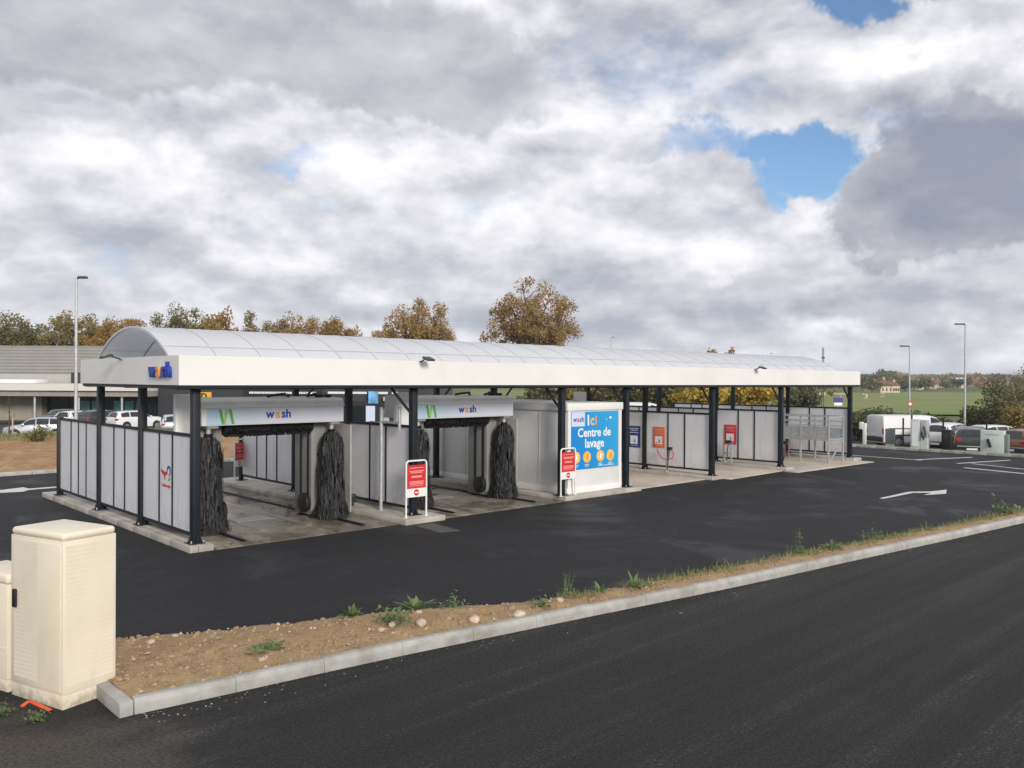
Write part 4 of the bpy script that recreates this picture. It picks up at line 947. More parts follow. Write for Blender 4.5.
def tree(x, y, h, w, m, label, seed, nleaf=6000, leaf=.42, clump=.11, trunk_r=None, crown_lo=.28, name='tree', cat='tree', group='trees around the site', limbs=11, z=None):
    z = terrain_z(x, y) if z is None else z
    rg = random.Random(seed); rn = np.random.default_rng(seed); t = empty(name, (x, y, z), 0, label, cat, group)
    tr = trunk_r or h*.02; mb = MB(); th_ = h*crown_lo
    mb.tube([(0, 0, -.2), (rg.gauss(0, .02)*h, rg.gauss(0, .02)*h, th_*.6), (0, 0, th_*1.2), (rg.gauss(0, .03)*h, rg.gauss(0, .03)*h, h*.72)], [tr*1.25, tr, tr*.8, tr*.25], 8)
    tips = []; cz = h*(crown_lo*.75+.5); rz_ = h - cz
    for i in range(limbs):
        a = i*2.39996 + rg.uniform(-.3, .3); e_ = asin(-.35 + 1.3*(i+.5)/limbs); rr = rg.uniform(.52, .97)
        p = Vector((cos(a)*cos(e_)*w/2*rr, sin(a)*cos(e_)*w/2*rr, cz + sin(e_)*rz_*rr*(1 if e_ > 0 else .9)))
        s0 = Vector((0, 0, th_*rg.uniform(.75, 1.5))); mid = s0.lerp(p, .5) + Vector((rg.gauss(0, .03)*w, rg.gauss(0, .03)*w, h*.03))
        mb.tube([s0, mid, p], [tr*.5, tr*.3, tr*.1], 6)
        tips.append((p, 1.0))
        for j in range(5):
            q0 = mid.lerp(p, rg.uniform(0, 1)); q = q0 + Vector((rg.gauss(0, .10)*w, rg.gauss(0, .10)*w, rg.gauss(.01, .07)*h)); e2 = ((q.x/(w/2))**2 + (q.y/(w/2))**2 + ((q.z-cz)/rz_)**2)**.5; q = q if e2 < 1.02 else Vector((q.x/e2, q.y/e2, cz+(q.z-cz)/e2))
            mb.tube([q0, q0.lerp(q, .5)+Vector((0, 0, .02*h)), q], [tr*.2, tr*.13, tr*.05], 4); tips.append((q, rg.uniform(.35, 1.15)))
    mb.build('trunk', M_bark, t, 0, 50)
    P_ = []; wt = np.array([a for _, a in tips]); wt /= wt.sum(); idx = rn.choice(len(tips), nleaf, p=wt)
    cen = np.array([list(p) for p, _ in tips])[idx]; sc = np.array([a for _, a in tips])[idx][:, None]
    off = rn.normal(size=(nleaf, 3)); off /= np.linalg.norm(off, axis=1)[:, None]; off *= rn.random((nleaf, 1))**.45
    P_ = cen + off*sc*np.array([w*clump*1.45, w*clump*1.45, h*clump*1.0]); P_[:, 2] = np.maximum(P_[:, 2], h*.08)
    link_mesh('crown', leaf_cloud(P_, leaf, rn), m, t); return t
def T(px, d, h, wpx, m, label, seed, **kw):
    r = (px-512)*d/FPX; p = W(r, d)
    if h > 50: h = 3.3 + (377.6+(px-512)*.0052-h)*d/FPX - terrain_z(p.x, p.y)      # given as the row its top reaches
    return tree(p.x, p.y, h, wpx*d/FPX, m, label, seed, **kw)
T(531, 112, 277, 100, L_brown, 'tallest autumn tree, rising behind the middle of the canopy', 1, nleaf=19000, leaf=.28, clump=.064, limbs=26, crown_lo=.22)
T(414, 115, 297, 88, L_brown, 'rounded golden brown tree left of the tallest tree', 2, nleaf=15000, leaf=.28, clump=.068, limbs=22)
T(18, 120, 310, 62, L_green, 'dark green tree at the left edge above the store roof', 3, nleaf=11000, leaf=.30, clump=.078, limbs=18)
T(74, 122, 310, 58, L_mix, 'olive tree behind the left lamp post', 4, nleaf=11000, leaf=.30, clump=.078, limbs=18)
T(120, 118, 309, 64, L_orange, 'orange leaved tree behind the arched roof end', 5, nleaf=11000, leaf=.30, clump=.078, limbs=18)
T(188, 126, 302, 70, L_green, 'green tree with rusty right side above the arched roof', 6, nleaf=11000, leaf=.30, clump=.078, limbs=18)
T(262, 120, 312, 62, L_mix, 'first low brown tree above the canopy roof', 7, nleaf=11000, leaf=.30, clump=.078, limbs=18)
T(302, 120, 311, 72, L_brown, 'middle low brown tree above the canopy roof', 8, nleaf=11000, leaf=.30, clump=.078, limbs=18)
T(340, 122, 315, 52, L_brown, 'last low brown tree, sparse at its right edge', 9, nleaf=11000, leaf=.30, clump=.078, limbs=18)
T(218, 124, 309, 44, L_orange, 'rusty orange tree tucked behind the green one', 10, nleaf=3000, leaf=.5)
T(722, 120, 348, 40, L_orange, 'orange tree top just showing over the canopy', 11, nleaf=2500, leaf=.5)
T(700, 70, 4.6, 60, L_yellow, 'bright yellow tree seen under the canopy, left one', 12, nleaf=4000, leaf=.28, crown_lo=.12)
T(752, 74, 4.8, 72, L_yellow, 'bright yellow tree seen under the canopy, right one', 13, nleaf=4500, leaf=.28, crown_lo=.12)
for i, (px, d, h, wp, m, lb) in enumerate([(545, 88, 4.9, 50, L_dull, 'brownish tree behind the plant room roof'), (585, 86, 5.2, 60, L_mix, 'olive brown tree right of the plant room roof'), (625, 84, 5.4, 56, L_dull, 'dull green tree behind the parked white vans'), (664, 80, 5.0, 52, L_green, 'green tree between the vans and yellow trees'), (800, 95, 4.6, 40, L_dull, 'dull tree right of the yellow trees')]):
    T(px, d, h, wp, m, lb, 40+i, nleaf=3500, leaf=.32, crown_lo=.08)
def bush(px, d, h, wm, m, label, seed, n=2500, leaf=.2, group='bushes along the field edge'):
    p = W((px-512)*d/FPX, d); z = terrain_z(p.x, p.y); rn = np.random.default_rng(seed); rg = random.Random(seed)
    b = empty('bush', (p.x, p.y, z), 0, label, 'bush', group); mb = MB(); cs = []
    for i in range(9):
        q = (rg.gauss(0, wm*.22), rg.gauss(0, wm*.22), h*rg.uniform(.3, .8)); mb.tube([(q[0]*.2, q[1]*.2, -.1), (q[0]*.6, q[1]*.6, q[2]*.5), q], [.05, .035, .012], 5); cs.append(q)
    mb.build('stems', M_bark, b)['kind'] = 'stuff'
    cs = np.array(cs)[rn.integers(0, 9, n)]; off = rn.normal(size=(n, 3)); off /= np.linalg.norm(off, axis=1)[:, None]; off *= rn.random((n, 1))**.5
    P_ = cs + off*np.array([wm*.24, wm*.24, h*.32]); P_[:, 2] = np.maximum(P_[:, 2], .03)
    link_mesh('foliage', leaf_cloud(P_, leaf, rn), m, b); return b
for i, (px, d, h, wm, m, lb) in enumerate([
    (878, 60, 2.15, 4.4, L_dark, 'big dark green bush just right of the canopy end'), (905, 62, 1.75, 4.6, L_dark, 'dark green bush behind the white van roof'), (858, 58, 1.9, 3.0, L_dark, 'dark bush hidden half behind the last canopy post'),
    (836, 66, 1.6, 4.6, L_dull, 'dull hedge bush above the right end wall'), (806, 68, 1.7, 4.6, L_dull, 'hedge bush behind the steel ramp'), (774, 70, 2.2, 4.6, L_green, 'hedge bush left of the steel ramp'),
    (935, 66, 1.25, 4.2, L_dark, 'low hedge bush above the white car'), (962, 66, 1.2, 4.2, L_dark, 'low hedge bush beside the right lamp post'), (985, 62, 2.3, 3.6, L_dull, 'brown green bush left of the thicket'),
    (1006, 60, 4.4, 4.2, L_dull, 'tall straggly thicket at the right edge'), (1024, 56, 2.6, 2.6, L_mix, 'rusty bush at the right edge of view'), (1040, 62, 5.2, 4.6, L_mix, 'tall thicket cut by the right edge of view'), (1030, 48, 1.9, 2.0, L_orange, 'orange shrub in front of the thicket')]):
    bush(px, d, h, wm, m, lb, 70+i, 3000)
tag(bush(40, 40, .9, 1.1, L_green, 'small green shrub on the soil bank', 95, 500, .12), 'small green shrub on the soil bank')
def sapling(px, d, h, label, seed):
    p = W((px-512)*d/FPX, d); z = terrain_z(p.x, p.y); rg = random.Random(seed); s = empty('sapling', (p.x, p.y, z), 0, label, 'sapling', 'bare young trees'); mb = MB().tube([(0, 0, -.1), (.03, 0, h*.5), (0, .02, h)], [.045, .03, .01], 6)
    for i in range(10):
        zz = h*rg.uniform(.35, .9); a = rg.uniform(0, 6.3); mb.tube([(0, 0, zz), (cos(a)*.35, sin(a)*.35, zz+.3)], [.014, .004], 4)
    mb.build('trunk', M_bark, s); MB().tube([(.18, 0, -.1), (.18, 0, 1.3)], .04, 6).build('stake', M_brick, s); return s
sapling(9, 46, 2.3, 'bare staked sapling at the left edge above the soil bank', 1)
drape('bank_grass', grid(-60, 34, 33, 37, 60, 5), M_field, .10, 'thin grass along the top of the soil bank')
rg = random.Random(4); v = []; f = []
for i in range(5200):
    x, y = rg.uniform(-2, 14), rg.uniform(31, 38) - abs(rg.gauss(0, 1.2)); leaf_ribbon(v, f, (x, y, terrain_z(x, y)+.07), rg.uniform(0, 6.3), rg.uniform(.12, .4), .03, radians(rg.uniform(50, 88)), .3, 2)
me = bpy.data.meshes.new('grass'); me.from_pydata(v, [], f); tag(link_mesh('grass', me, M_grass), 'rough grass along the crest of the soil bank', 'grass', kind='stuff')

# ------------------------------------------------------------------ vehicles
PAINT = {n: mat('car_paint_'+n, c, .28, metal=mt, var=.04, coat=.6, dirt=((.2, .19, .17), .15, 1.5)) for n, c, mt in (('white', (.76, .76, .76), 0), ('grey', (.055, .057, .062), .3), ('silver', (.50, .52, .55), .6), ('brown', (.22, .09, .045), .3), ('dark', (.05, .055, .065), .3), ('paleblue', (.52, .58, .66), .2))}
PROF = {  # x (fraction of length, rear to front), bottom, belt, roof, half width at belt, half width at roof   (heights as fraction of height)
 'hatch': [(-.50, .30, .50, .52, .40, .36), (-.492, .20, .58, .61, .45, .40), (-.47, .15, .62, .70, .48, .41), (-.40, .13, .64, .93, .495, .36), (-.25, .13, .64, .995, .50, .36), (-.02, .13, .63, 1.0, .50, .36), (.10, .13, .63, .95, .50, .355), (.26, .13, .62, .655, .495, .42), (.38, .14, .60, .62, .485, .40), (.46, .15, .52, .545, .46, .37), (.495, .22, .42, .44, .40, .32)],
 'suv': [(-.50, .30, .52, .54, .41, .37), (-.495, .2, .6, .63, .46, .41), (-.48, .16, .64, .74, .485, .42), (-.43, .14, .66, .92, .495, .38), (-.28, .14, .66, .99, .50, .375), (-.02, .14, .65, 1.0, .50, .375), (.10, .14, .65, .96, .50, .37), (.24, .14, .645, .68, .495, .43), (.38, .15, .63, .655, .485, .41), (.465, .17, .55, .58, .46, .38), (.495, .24, .45, .47, .41, .33)],
 'van': [(-.50, .16, .56, .95, .46, .42), (-.495, .13, .56, .985, .485, .435), (-.46, .12, .56, 1.0, .495, .44), (-.1, .12, .56, 1.0, .50, .44), (.16, .12, .56, .99, .50, .435), (.24, .12, .56, .94, .50, .42), (.37, .12, .55, .60, .495, .44), (.44, .13, .50, .54, .48, .42), (.485, .17, .42, .45, .45, .38), (.5, .22, .34, .36, .40, .33)]}
GLZ = {'hatch': dict(side=[(-.37, -.21), (-.19, -.01), (.01, .20)], rear=(-.478, -.400), front=(.115, .25)), 'suv': dict(side=[(-.40, -.24), (-.22, -.03), (-.01, .19)], rear=(-.487, -.425), front=(.115, .23)), 'van': dict(side=[(.15, .33)], rear=None, front=(.25, .36))}
def vehicle(kind, p, rz, L, Hh, Wd, paint, label, cat, rails=False, group='parked vehicles'):
    pf = PROF[kind]; gl = GLZ[kind]; c = empty('parked_van' if kind == 'van' else 'parked_car', p, rz, label, cat, group); mt = PAINT[paint]
    def st(x):
        for a, b in zip(pf, pf[1:]):
            if x <= b[0]: t = (x-a[0])/(b[0]-a[0]); return [a[i]+(b[i]-a[i])*t for i in range(6)]
        return list(pf[-1])
    def ring(s):
        x, zb, zs, zr, ws, wr = s; zb, zs, zr = zb*Hh, zs*Hh, zr*Hh; ws, wr = ws*Wd, wr*Wd; zk = zb + (zs-zb)*.45; cap = (zr-zs)
        h = [(ws*.90, zb), (ws*.985, zb+.06), (ws*1.0, zk), (ws*.965, zs), (ws*.965+(wr-ws*.965)*.5, zs+cap*.52), (wr, zr-min(.06, cap*.25)), (wr*.80, zr-min(.01, cap*.05)), (0, zr+min(.012, cap*.05))]
        return [(x*L, y, z) for y, z in h] + [(x*L, -y, z) for y, z in h[-2::-1]]
    mb = MB(); rs = []
    for a, b in zip(pf, pf[1:]):
        for t in (0, .5): rs.append([a[i]+(b[i]-a[i])*t for i in range(6)])
    rs.append(list(pf[-1])); R_ = [ring(s) for s in rs]; n = len(R_[0])
    for r in R_: mb.v += r
    for i in range(len(R_)-1):
        for j in range(n-1): mb.f.append((i*n+j, (i+1)*n+j, (i+1)*n+j+1, i*n+j+1))
        mb.f.append((i*n+n-1, (i+1)*n+n-1, (i+1)*n, i*n))
    mb.f.append(tuple(range(n))); mb.f.append(tuple((len(R_)-1)*n+i for i in reversed(range(n))))
    body = mb.build('body', mt, c, 0, 42)
    def side_pt(x, t, sgn, off=.012):
        r = ring(st(x)); a, b, d = Vector(r[3]), Vector(r[4]), Vector(r[5]); q = a.lerp(b, t*2) if t < .5 else b.lerp(d, t*2-1); return Vector((q.x, sgn*(q.y+off), q.z+.004))
    for (xa, xb) in gl['side']:
        for sg in (-1, 1):
            g_ = MB()
            for i in range(4):
                u0, u1 = xa+(xb-xa)*i/4, xa+(xb-xa)*(i+1)/4
                for (t0, t1) in ((.10, .5), (.5, .93)): g_.poly([side_pt(u0, t0, sg), side_pt(u1, t0, sg), side_pt(u1, t1, sg), side_pt(u0, t1, sg)])
            g_.build('side_window', M_carglass, c)
    def top_strip(xa, xb, name, off):
        g_ = MB(); N = 5; f_ = .93
        P0 = [ring(st(xa+(xb-xa)*i/N)) for i in range(N+1)]
        for a, b in zip(P0, P0[1:]):
            for (ya, yb) in ((-1, -.5), (-.5, 0), (0, .5), (.5, 1)):
                def q(r, s): w = r[5][1]*f_; return (r[5][0]+off[0], w*s, r[5][2]+(r[7][2]-r[5][2])*(1-s*s) + off[1])
                g_.poly([q(a, ya), q(b, ya), q(b, yb), q(a, yb)])
        return g_.build(name, M_carglass, c)
    top_strip(*gl['front'], 'windscreen', (.012, .012))
    if gl['rear']: top_strip(*gl['rear'], 'rear_window', (-.016, .010))
    r_ = .325 if kind != 'hatch' else .31
    for x in (-.305, .31):
        for sg in (-1, 1):
            MB().disc((x*L, sg*Wd*.497, r_+.05), r_+.055, (0, 1, 0), .03, 22).build('wheel_arch', M_black, body)
            w = MB().disc((x*L, sg*(Wd*.5-.075), r_), r_, (0, 1, 0), .20, 24).build('wheel', M_tyre, c, .02); MB().disc((x*L, sg*(Wd*.5+.031), r_), r_*.66, (0, 1, 0), .015, 16).build('rim', M_rim, w)
    zl = pf[2][2]*Hh
    for sg in (-1, 1):
        if kind == 'van': MB().box(-L*.5-.012, -L*.5+.05, sg*Wd*.43-.07, sg*Wd*.43+.07, .42*Hh, .6*Hh).build('tail_light', M_tail, c, .01)
        else: MB().box(-L*.5-.005, -L*.455, min(sg*Wd*.30, sg*Wd*.478), max(sg*Wd*.30, sg*Wd*.478), zl-.20, zl-.04).build('tail_light', M_tail, c, .02)
        MB().box(L*.44, L*.476, sg*Wd*.36-.16, sg*Wd*.36+.14, .46*Hh, .54*Hh).build('headlight', M_head, c, .03)
        x_m = gl['side'][-1][1]*L-.05; MB().box(x_m-.08, x_m+.08, sg*Wd*.52-.09, sg*Wd*.52+.09, pf[6][2]*Hh, pf[6][2]*Hh+.14).build('mirror', M_black if kind == 'van' else mt, c, .03)
    MB().box(-L*.5-.035, -L*.47, -Wd*.43, Wd*.43, .16*Hh, .32*Hh).build('rear_bumper', M_black if kind != 'van' else M_dclad, c, .03)
    MB().box(L*.47, L*.5+.02, -Wd*.40, Wd*.40, .16*Hh, .30*Hh).build('front_bumper', M_black, c, .03)
    one('number_plate', M_posterw, c, -L*.5-.042, -L*.5-.036, -.26, .26, .36*Hh if kind == 'van' else .22*Hh, .36*Hh+.11 if kind == 'van' else .22*Hh+.11)
    if kind != 'van':
        one('tailgate_strip', M_galv, c, -L*.5-.03, -L*.5+.03, -Wd*.40, Wd*.40, .335*Hh, .365*Hh)
    if rails:
        for sg in (-1, 1): MB().bar((-.3*L, sg*.33*Wd, Hh*1.03), (.05*L, sg*.33*Wd, Hh*1.03), .035, .035).build('roof_rail', M_black, c)
    if kind == 'van':
        MB().box(-L*.44, L*.08, Wd*.496, Wd*.509, .36*Hh, .40*Hh).build('side_moulding', M_black, c); MB().box(-L*.44, L*.08, -Wd*.509, -Wd*.496, .36*Hh, .40*Hh).build('side_moulding', M_black, c)
    return c
def zt(x, y): return terrain_z(x, y) + .055
def V(kind, px, d, hdg, L, Hh, Wd, paint, label, cat='car', **kw):
    p = W((px-512)*d/FPX, d); p.z = zt(p.x, p.y); return vehicle(kind, p, atan2(FH.y, FH.x) - radians(hdg), L, Hh, Wd, paint, label, cat, **kw)   # heading: degrees clockwise from straight away
V('van', 911, 53, 80, 5.0, 1.98, 1.95, 'white', 'white panel van parked behind the vacuum stations', 'van')
V('suv', 950, 51, 48, 4.4, 1.60, 1.82, 'white', 'white estate car parked right of the panel van')
V('suv', 972, 47.5, 28, 4.2, 1.56, 1.80, 'grey', 'dark grey hatchback seen from behind, black bin before it')
V('hatch', 998, 50.5, 70, 4.5, 1.50, 1.80, 'white', 'white saloon parked behind the wide vacuum machine')
V('hatch', 1032, 46.5, 60, 4.3, 1.50, 1.80, 'brown', 'reddish brown car cut off at the right edge')
V('hatch', 38, 60, 250, 4.2, 1.50, 1.78, 'silver', 'silver car parked above the soil bank at left', rails=False)
V('hatch', 77, 75, 10, 4.2, 1.48, 1.78, 'white', 'white car seen from behind near the left lamp post')
V('suv', 104, 73, 30, 4.3, 1.60, 1.82, 'dark', 'dark car parked between two canopy posts')
V('suv', 136, 71, 35, 4.4, 1.60, 1.84, 'white', 'white car parked before the store windows')
V('hatch', 172, 66, 335, 4.2, 1.50, 1.78, 'paleblue', 'pale blue car showing left of the gantry end')
V('suv', 60, 79, 200, 4.2, 1.55, 1.78, 'dark', 'dark car parked at the store front, left')
V('van', 636, 50, 92, 5.2, 2.0, 1.95, 'white', 'white van parked behind the walls, dark windows above the panels', 'van')
V('van', 662, 56, 95, 4.8, 1.95, 1.95, 'white', 'second white van farther back behind the walls', 'van')

# ------------------------------------------------------------------ store behind on the left
SD = 86
so = W(0, SD); sz = -1.15
store = empty('store', (so.x, so.y, sz), -YAW, 'long grey supermarket with glazed front, beyond the soil bank', 'building')
def rx(px): return (px-512)*SD/FPX
def zy(y, px=100): return 3.3 - (y - (377.6 + (px-512)*.0052))*SD/FPX - sz
def clad_mat():
    m = bpy.data.materials.new('ribbed_cladding'); m.use_nodes = True; t = NT(m.node_tree); t.n.clear(); p = t.add('ShaderNodeBsdfPrincipled'); o = t.add('ShaderNodeOutputMaterial'); co = t.add('ShaderNodeTexCoord').outputs['Object']
    c = t.mix(t.ss(t.noise(co, .5, 4), .3, .7), (.27, .26, .245), (.31, .30, .28)); wv = t.add('ShaderNodeTexWave', wave_type='BANDS', bands_direction='Z'); t.l.new(co, wv.inputs[0]); wv.inputs['Scale'].default_value = .9
    c = t.mix(t.ss(wv.outputs[1], .2, .9, 0, .35), c, (.225, .22, .205)); t.put(p.inputs['Base Color'], c); p.inputs['Roughness'].default_value = .5
    b = t.add('ShaderNodeBump'); b.inputs['Distance'].default_value = .04; t.l.new(wv.outputs[1], b.inputs['Height']); t.l.new(b.outputs[0], p.inputs['Normal']); t.l.new(p.outputs[0], o.inputs[0]); return m
M_clad = clad_mat(); M_stone_w = mat('store_render', (.33, .30, .26), .8, var=.1); M_fasc = mat('store_fascia', (.66, .64, .59), .5, var=.05); M_teal = mat('teal_window_film', (.10, .34, .33), .3, var=.3, vscale=.6); M_greybox = mat('grey_cladding', (.42, .41, .39), .6, var=.06)
one('upper_wall', M_clad, store, rx(-80), rx(300), 6, 40, zy(384), zy(341.5))
one('roof_edge', M_dclad, store, rx(-80), rx(300), 5.9, 5.998, zy(372.5), zy(371.3))
one('lower_block', M_greybox, store, rx(-80), rx(58), 3, 5.898, zy(384), zy(371.6)); one('dark_block', M_dclad, store, rx(58)+.02, rx(96), 2.5, 5.897, zy(384), zy(370))
one('canopy_slab', M_fasc, store, rx(-80), rx(158), -3, 2.4, zy(388), zy(381.3)); one('canopy_soffit', M_stone_w, store, rx(-80)+.05, rx(158)-.05, -2.6, 2.4, zy(393.5), zy(388)-.002)
one('rooflight', M_white, store, rx(-30), rx(44), -1.5, .8, zy(381.3)+.002, zy(377.4), bevel=.1)
one('ground_floor_wall', M_stone_w, store, rx(-80), rx(36), 1.0, 2.3, 0, zy(393.5)-.002)
one('back_wall', M_dclad, store, rx(36)+.01, rx(158), 2.2, 2.39, 0, zy(393.5)-.002)
px = 37; i = 0
while px < 156:
    m = M_teal if i in (3, 4, 6, 7, 8) else M_glass
    w = one('window', M_dclad, store, rx(px)+.02, rx(px+11)-.02, 1.9, 2.19, 0, zy(394.5)); one('pane', m, w, rx(px)+.10, rx(px+11)-.10, 1.88, 1.899, .35, zy(399)); one('transom_pane', M_glass, w, rx(px)+.10, rx(px+11)-.10, 1.88, 1.899, zy(398.4), zy(395.2)); px += 11.2; i += 1
for px in (47, 90, 132): MB().tube([(rx(px), -2.2, 0), (rx(px), -2.2, zy(393.5))], .11, 10).build('column', M_galv, store)
for px, h in ((25, 4.2), (23.5, 0)):
    if h: MB().tube([(rx(px)+40*0, -6, 0), (rx(px), -6, 2.6)], .05, 8).build('lamp_stem', M_galv, store)
# dark right-hand wing with shop fronts
one('wing_wall', M_dclad, store, rx(158)+.02, rx(432), 0, 30, 0, zy(384.5)); one('wing_coping', M_greybox, store, rx(158)+.02, rx(432), -.05, 30, zy(384.5)+.002, zy(383))
ns = one('name_board', M_black, store, rx(244), rx(322), -.25, -.02, zy(395), zy(385.5))
rgn = random.Random(8); px = 250
while px < 316:
    w = rgn.choice([1.2, 1.6, 2.0, .9]); one('board_letter', M_posterw, ns, rx(px), rx(px+w), -.28, -.252, zy(390.4), zy(388.4)); px += w+.5
for a, b in ((328, 346), (351, 367), (374, 388), (392, 398)): one('strip_window', M_white2, store, rx(a), rx(b), -.08, -.01, zy(390.2), zy(388.0))
js = one('yellow_sign', mat('yellow_sign', (.75, .42, .03), .4), store, rx(196), rx(212), -.3, -.02, zy(397), zy(389.2)); text('JD', .85, M_black, js, ((rx(204)), -.31, zy(396)), '-Y', .03, .01)
def rounded(px0, px1, y0, y1, m, d0, d1, name, parent, rad=.6):
    x0, x1, z0, z1 = rx(px0), rx(px1), zy(y1), zy(y0); pts = []
    for (cx_, cz_, a0) in ((x1-rad, z1-rad, 0), (x0+rad, z1-rad, 90), (x0+.05, z0+.05, 180), (x1-rad, z0+rad, 270)):
        r_ = rad if (cx_ != x0+.05) else .05
        for t in range(0, 91, 15): pts.append((cx_+r_*cos(radians(a0+t)), cz_+r_*sin(radians(a0+t))))
    return MB().prism(pts, d0, d1).build(name, m, parent)
sf = rounded(343, 385, 397.5, 424, M_black, -.5, -.02, 'shop_front', store, .9); one('pane', M_glass, sf, rx(352), rx(366), -.56, -.505, zy(418), zy(402)); one('pane', M_pale, sf, rx(367), rx(376), -.58, -.505, zy(417.5), zy(402))
one('hanging_poster', mat('blue_poster', (.16, .42, .72), .4, var=.4, vscale=1.2), store, rx(369.5), rx(379), -.62, -.52, zy(399.5), zy(387.5))
sf2 = rounded(384, 412, 397.5, 424, M_black, -.8, -.51, 'shop_front', store, .9); rounded(385, 408, 400.5, 421, M_greybox, -.86, -.805, 'cream_panel', sf2, .7)
one('pier', M_greybox, store, rx(384), rx(404), -.5, -.02, zy(397), zy(393))

# ------------------------------------------------------------------ lamp posts
def lamp_post(px, d, ytop, label, arm=1, double=False):
    p = W((px-512)*d/FPX, d); z = terrain_z(p.x, p.y); hz = 377.6 + (px-512)*.0052; ht = 3.3 + (hz-ytop)*d/FPX - z
    s = empty('lamp_post', (p.x, p.y, z), -YAW, label, 'lamp post', 'street lamp posts'); MB().tube([(0, 0, -.1), (0, 0, ht*.5), (0, 0, ht)], [.085, .07, .05], 10).build('mast', M_galv, s, 0, 40)
    MB().box(-.14, .14, -.14, .14, -.05, .03).build('base_plate', M_galv, s)
    MB().bar((0, 0, ht-.05), (arm*.25, 0, ht+.02), .05, .05).build('arm', M_lamp, s); MB().box(min(arm*.1, arm*.75), max(arm*.1, arm*.50), -.12, .12, ht-.03, ht+.07).build('lantern', M_lamp, s, .02); return s
lamp_post(76, 39, 275.5, 'tall lamp post at the left in front of the store', 1)
lamp_post(965, 60, 322, 'tall lamp post at the right behind the cars', -1)
lp2 = lamp_post(909.5, 66, 344, 'lamp post with a small round sign behind the white van', -1)
hh = zt(0, 0); MB().disc((0, -.12, 3.3 - 22*66/FPX - lp2.location.z), .22, (0, 1, 0), .02, 18).build('round_sign', M_red, lp2); MB().disc((0, -.135, 3.3 - 22*66/FPX - lp2.location.z), .14, (0, 1, 0), .02, 18).build('sign_face', M_posterw, lp2)
lamp_post(611, 140, 335, 'small far lamp post right of the tallest tree', 1); lamp_post(734, 150, 345, 'small far lamp post above the orange tree top', -1); lamp_post(770, 160, 351, 'smallest far lamp post over the canopy', 1)
p = W((823-512)*130/FPX, 130); m_ = empty('radio_mast', (p.x, p.y, terrain_z(p.x, p.y)), 0, 'thin lattice mast rising over the right end of the canopy', 'mast'); hm = 3.3 + 34*130/FPX - m_.location.z
for a in (0, 120, 240): MB().tube([(cos(radians(a))*.22, sin(radians(a))*.22, -.1), (cos(radians(a))*.12, sin(radians(a))*.12, hm)], .05, 5).build('mast_leg', M_lamp, m_)
MB().bar((-.5, 0, hm*.85), (.5, 0, hm*.85), .1, .2).build('antenna', M_lamp, m_)

# ------------------------------------------------------------------ vacuum stations and small things by the far kerb
M_mint = mat('pale_green_paint', (.55, .63, .58), .45, var=.06); M_gbox = mat('grey_box', (.20, .215, .225), .5, var=.08)
vs = empty('vacuum_station', (35.9, .22, .06), radians(4), 'tall pale green vacuum station with silver hopper', 'vacuum station')
one('cabinet', M_mint, vs, -.2, .2, -.02, .42, 0, 1.42, bevel=.02); one('front_panel', M_posterw, vs, -.208, -.202, .05, .34, .12, 1.3); one('head', M_galv, vs, -.18, .18, -.36, -.04, .55, 1.40, bevel=.03); one('foot', M_mint, vs, -.18, .18, -.36, -.04, 0, .549)
MB().tube([(-.2, -.2, 1.1), (-.28, -.3, .7), (-.26, -.2, .45), (-.21, -.1, .8)], .035, 8).build('hose', M_black, vs, 0, 50)
vm = empty('vacuum_machine', (35.7, -3.05, .06), radians(4), 'wide pale green machine with a black nozzle on its front', 'vacuum machine')
one('cabinet', M_mint, vm, -.2, .15, -.48, .48, 0, 1.05, bevel=.02); one('side_panel', M_gbox, vm, -.18, .15, -.64, -.482, 0, .88, bevel=.01); one('lettering_strip', M_galv, vm, -.206, -.202, -.3, .3, .84, .88)
MB().bar((-.25, .05, .28), (-.25, .17, .66), .10, .20, up=(1, 0, 0)).build('nozzle', M_black, vm, .02)
bn = empty('litter_bin', (35.9, -1.0, .06), 0, 'black litter bin left of the grey hatchback', 'bin'); one('bin_body', M_black, bn, -.18, .18, -.21, .21, 0, .98, bevel=.03); one('bin_opening', M_dclad, bn, -.186, -.181, -.1, .1, .55, .8)
gb = empty('meter_box', (36.3, 1.85, .06), 0, 'low grey box left of the tall vacuum station', 'meter box'); one('box_body', M_gbox, gb, -.15, .15, -.2, .2, .12, .88, bevel=.02); one('box_foot', M_mint, gb, -.13, .13, -.18, .18, 0, .119)
wt = empty('tyre_inflator', (36.4, 3.2, .06), 0, 'slim white post with a box behind the canopy end', 'air post'); one('post', M_white, wt, -.07, .07, -.08, .08, 0, 1.1, bevel=.01); one('display_box', M_white2, wt, -.1, .1, .082, .26, .78, 1.15, bevel=.02)
def fence_post(px, y, hgt, label, bar=False):
    p = W(0, 0); d = 46; q = W((px-512)*d/FPX, d); zz = terrain_z(q.x, q.y); s = empty('black_post', (q.x, q.y, zz), 0, label, 'post', 'thin black posts by the far kerb'); one('shaft', M_black, s, -.035, .035, -.035, .035, -.05, hgt)
    if bar: MB().bar((-.5, .55, hgt*.72), (.4, -.45, hgt*.72), .05, .06).build('crossbar', M_black, s)
    return s
fence_post(903.5, 0, 2.1, 'thin black post with a crossbar before the van', True); fence_post(912, 0, 2.3, 'thin black post at the tall vacuum station'); fence_post(943.5, 0, 2.1, 'thin black post above the litter bin'); fence_post(987, 0, 2.0, 'thin black post above the wide vacuum machine')
p = W((838-512)*50/FPX, 50); z = terrain_z(p.x, p.y); bs = empty('direction_sign', (p.x, p.y, z), -YAW, 'small blue and white sign over the right end wall', 'sign'); zs_ = 3.3-20.5*50/FPX-z
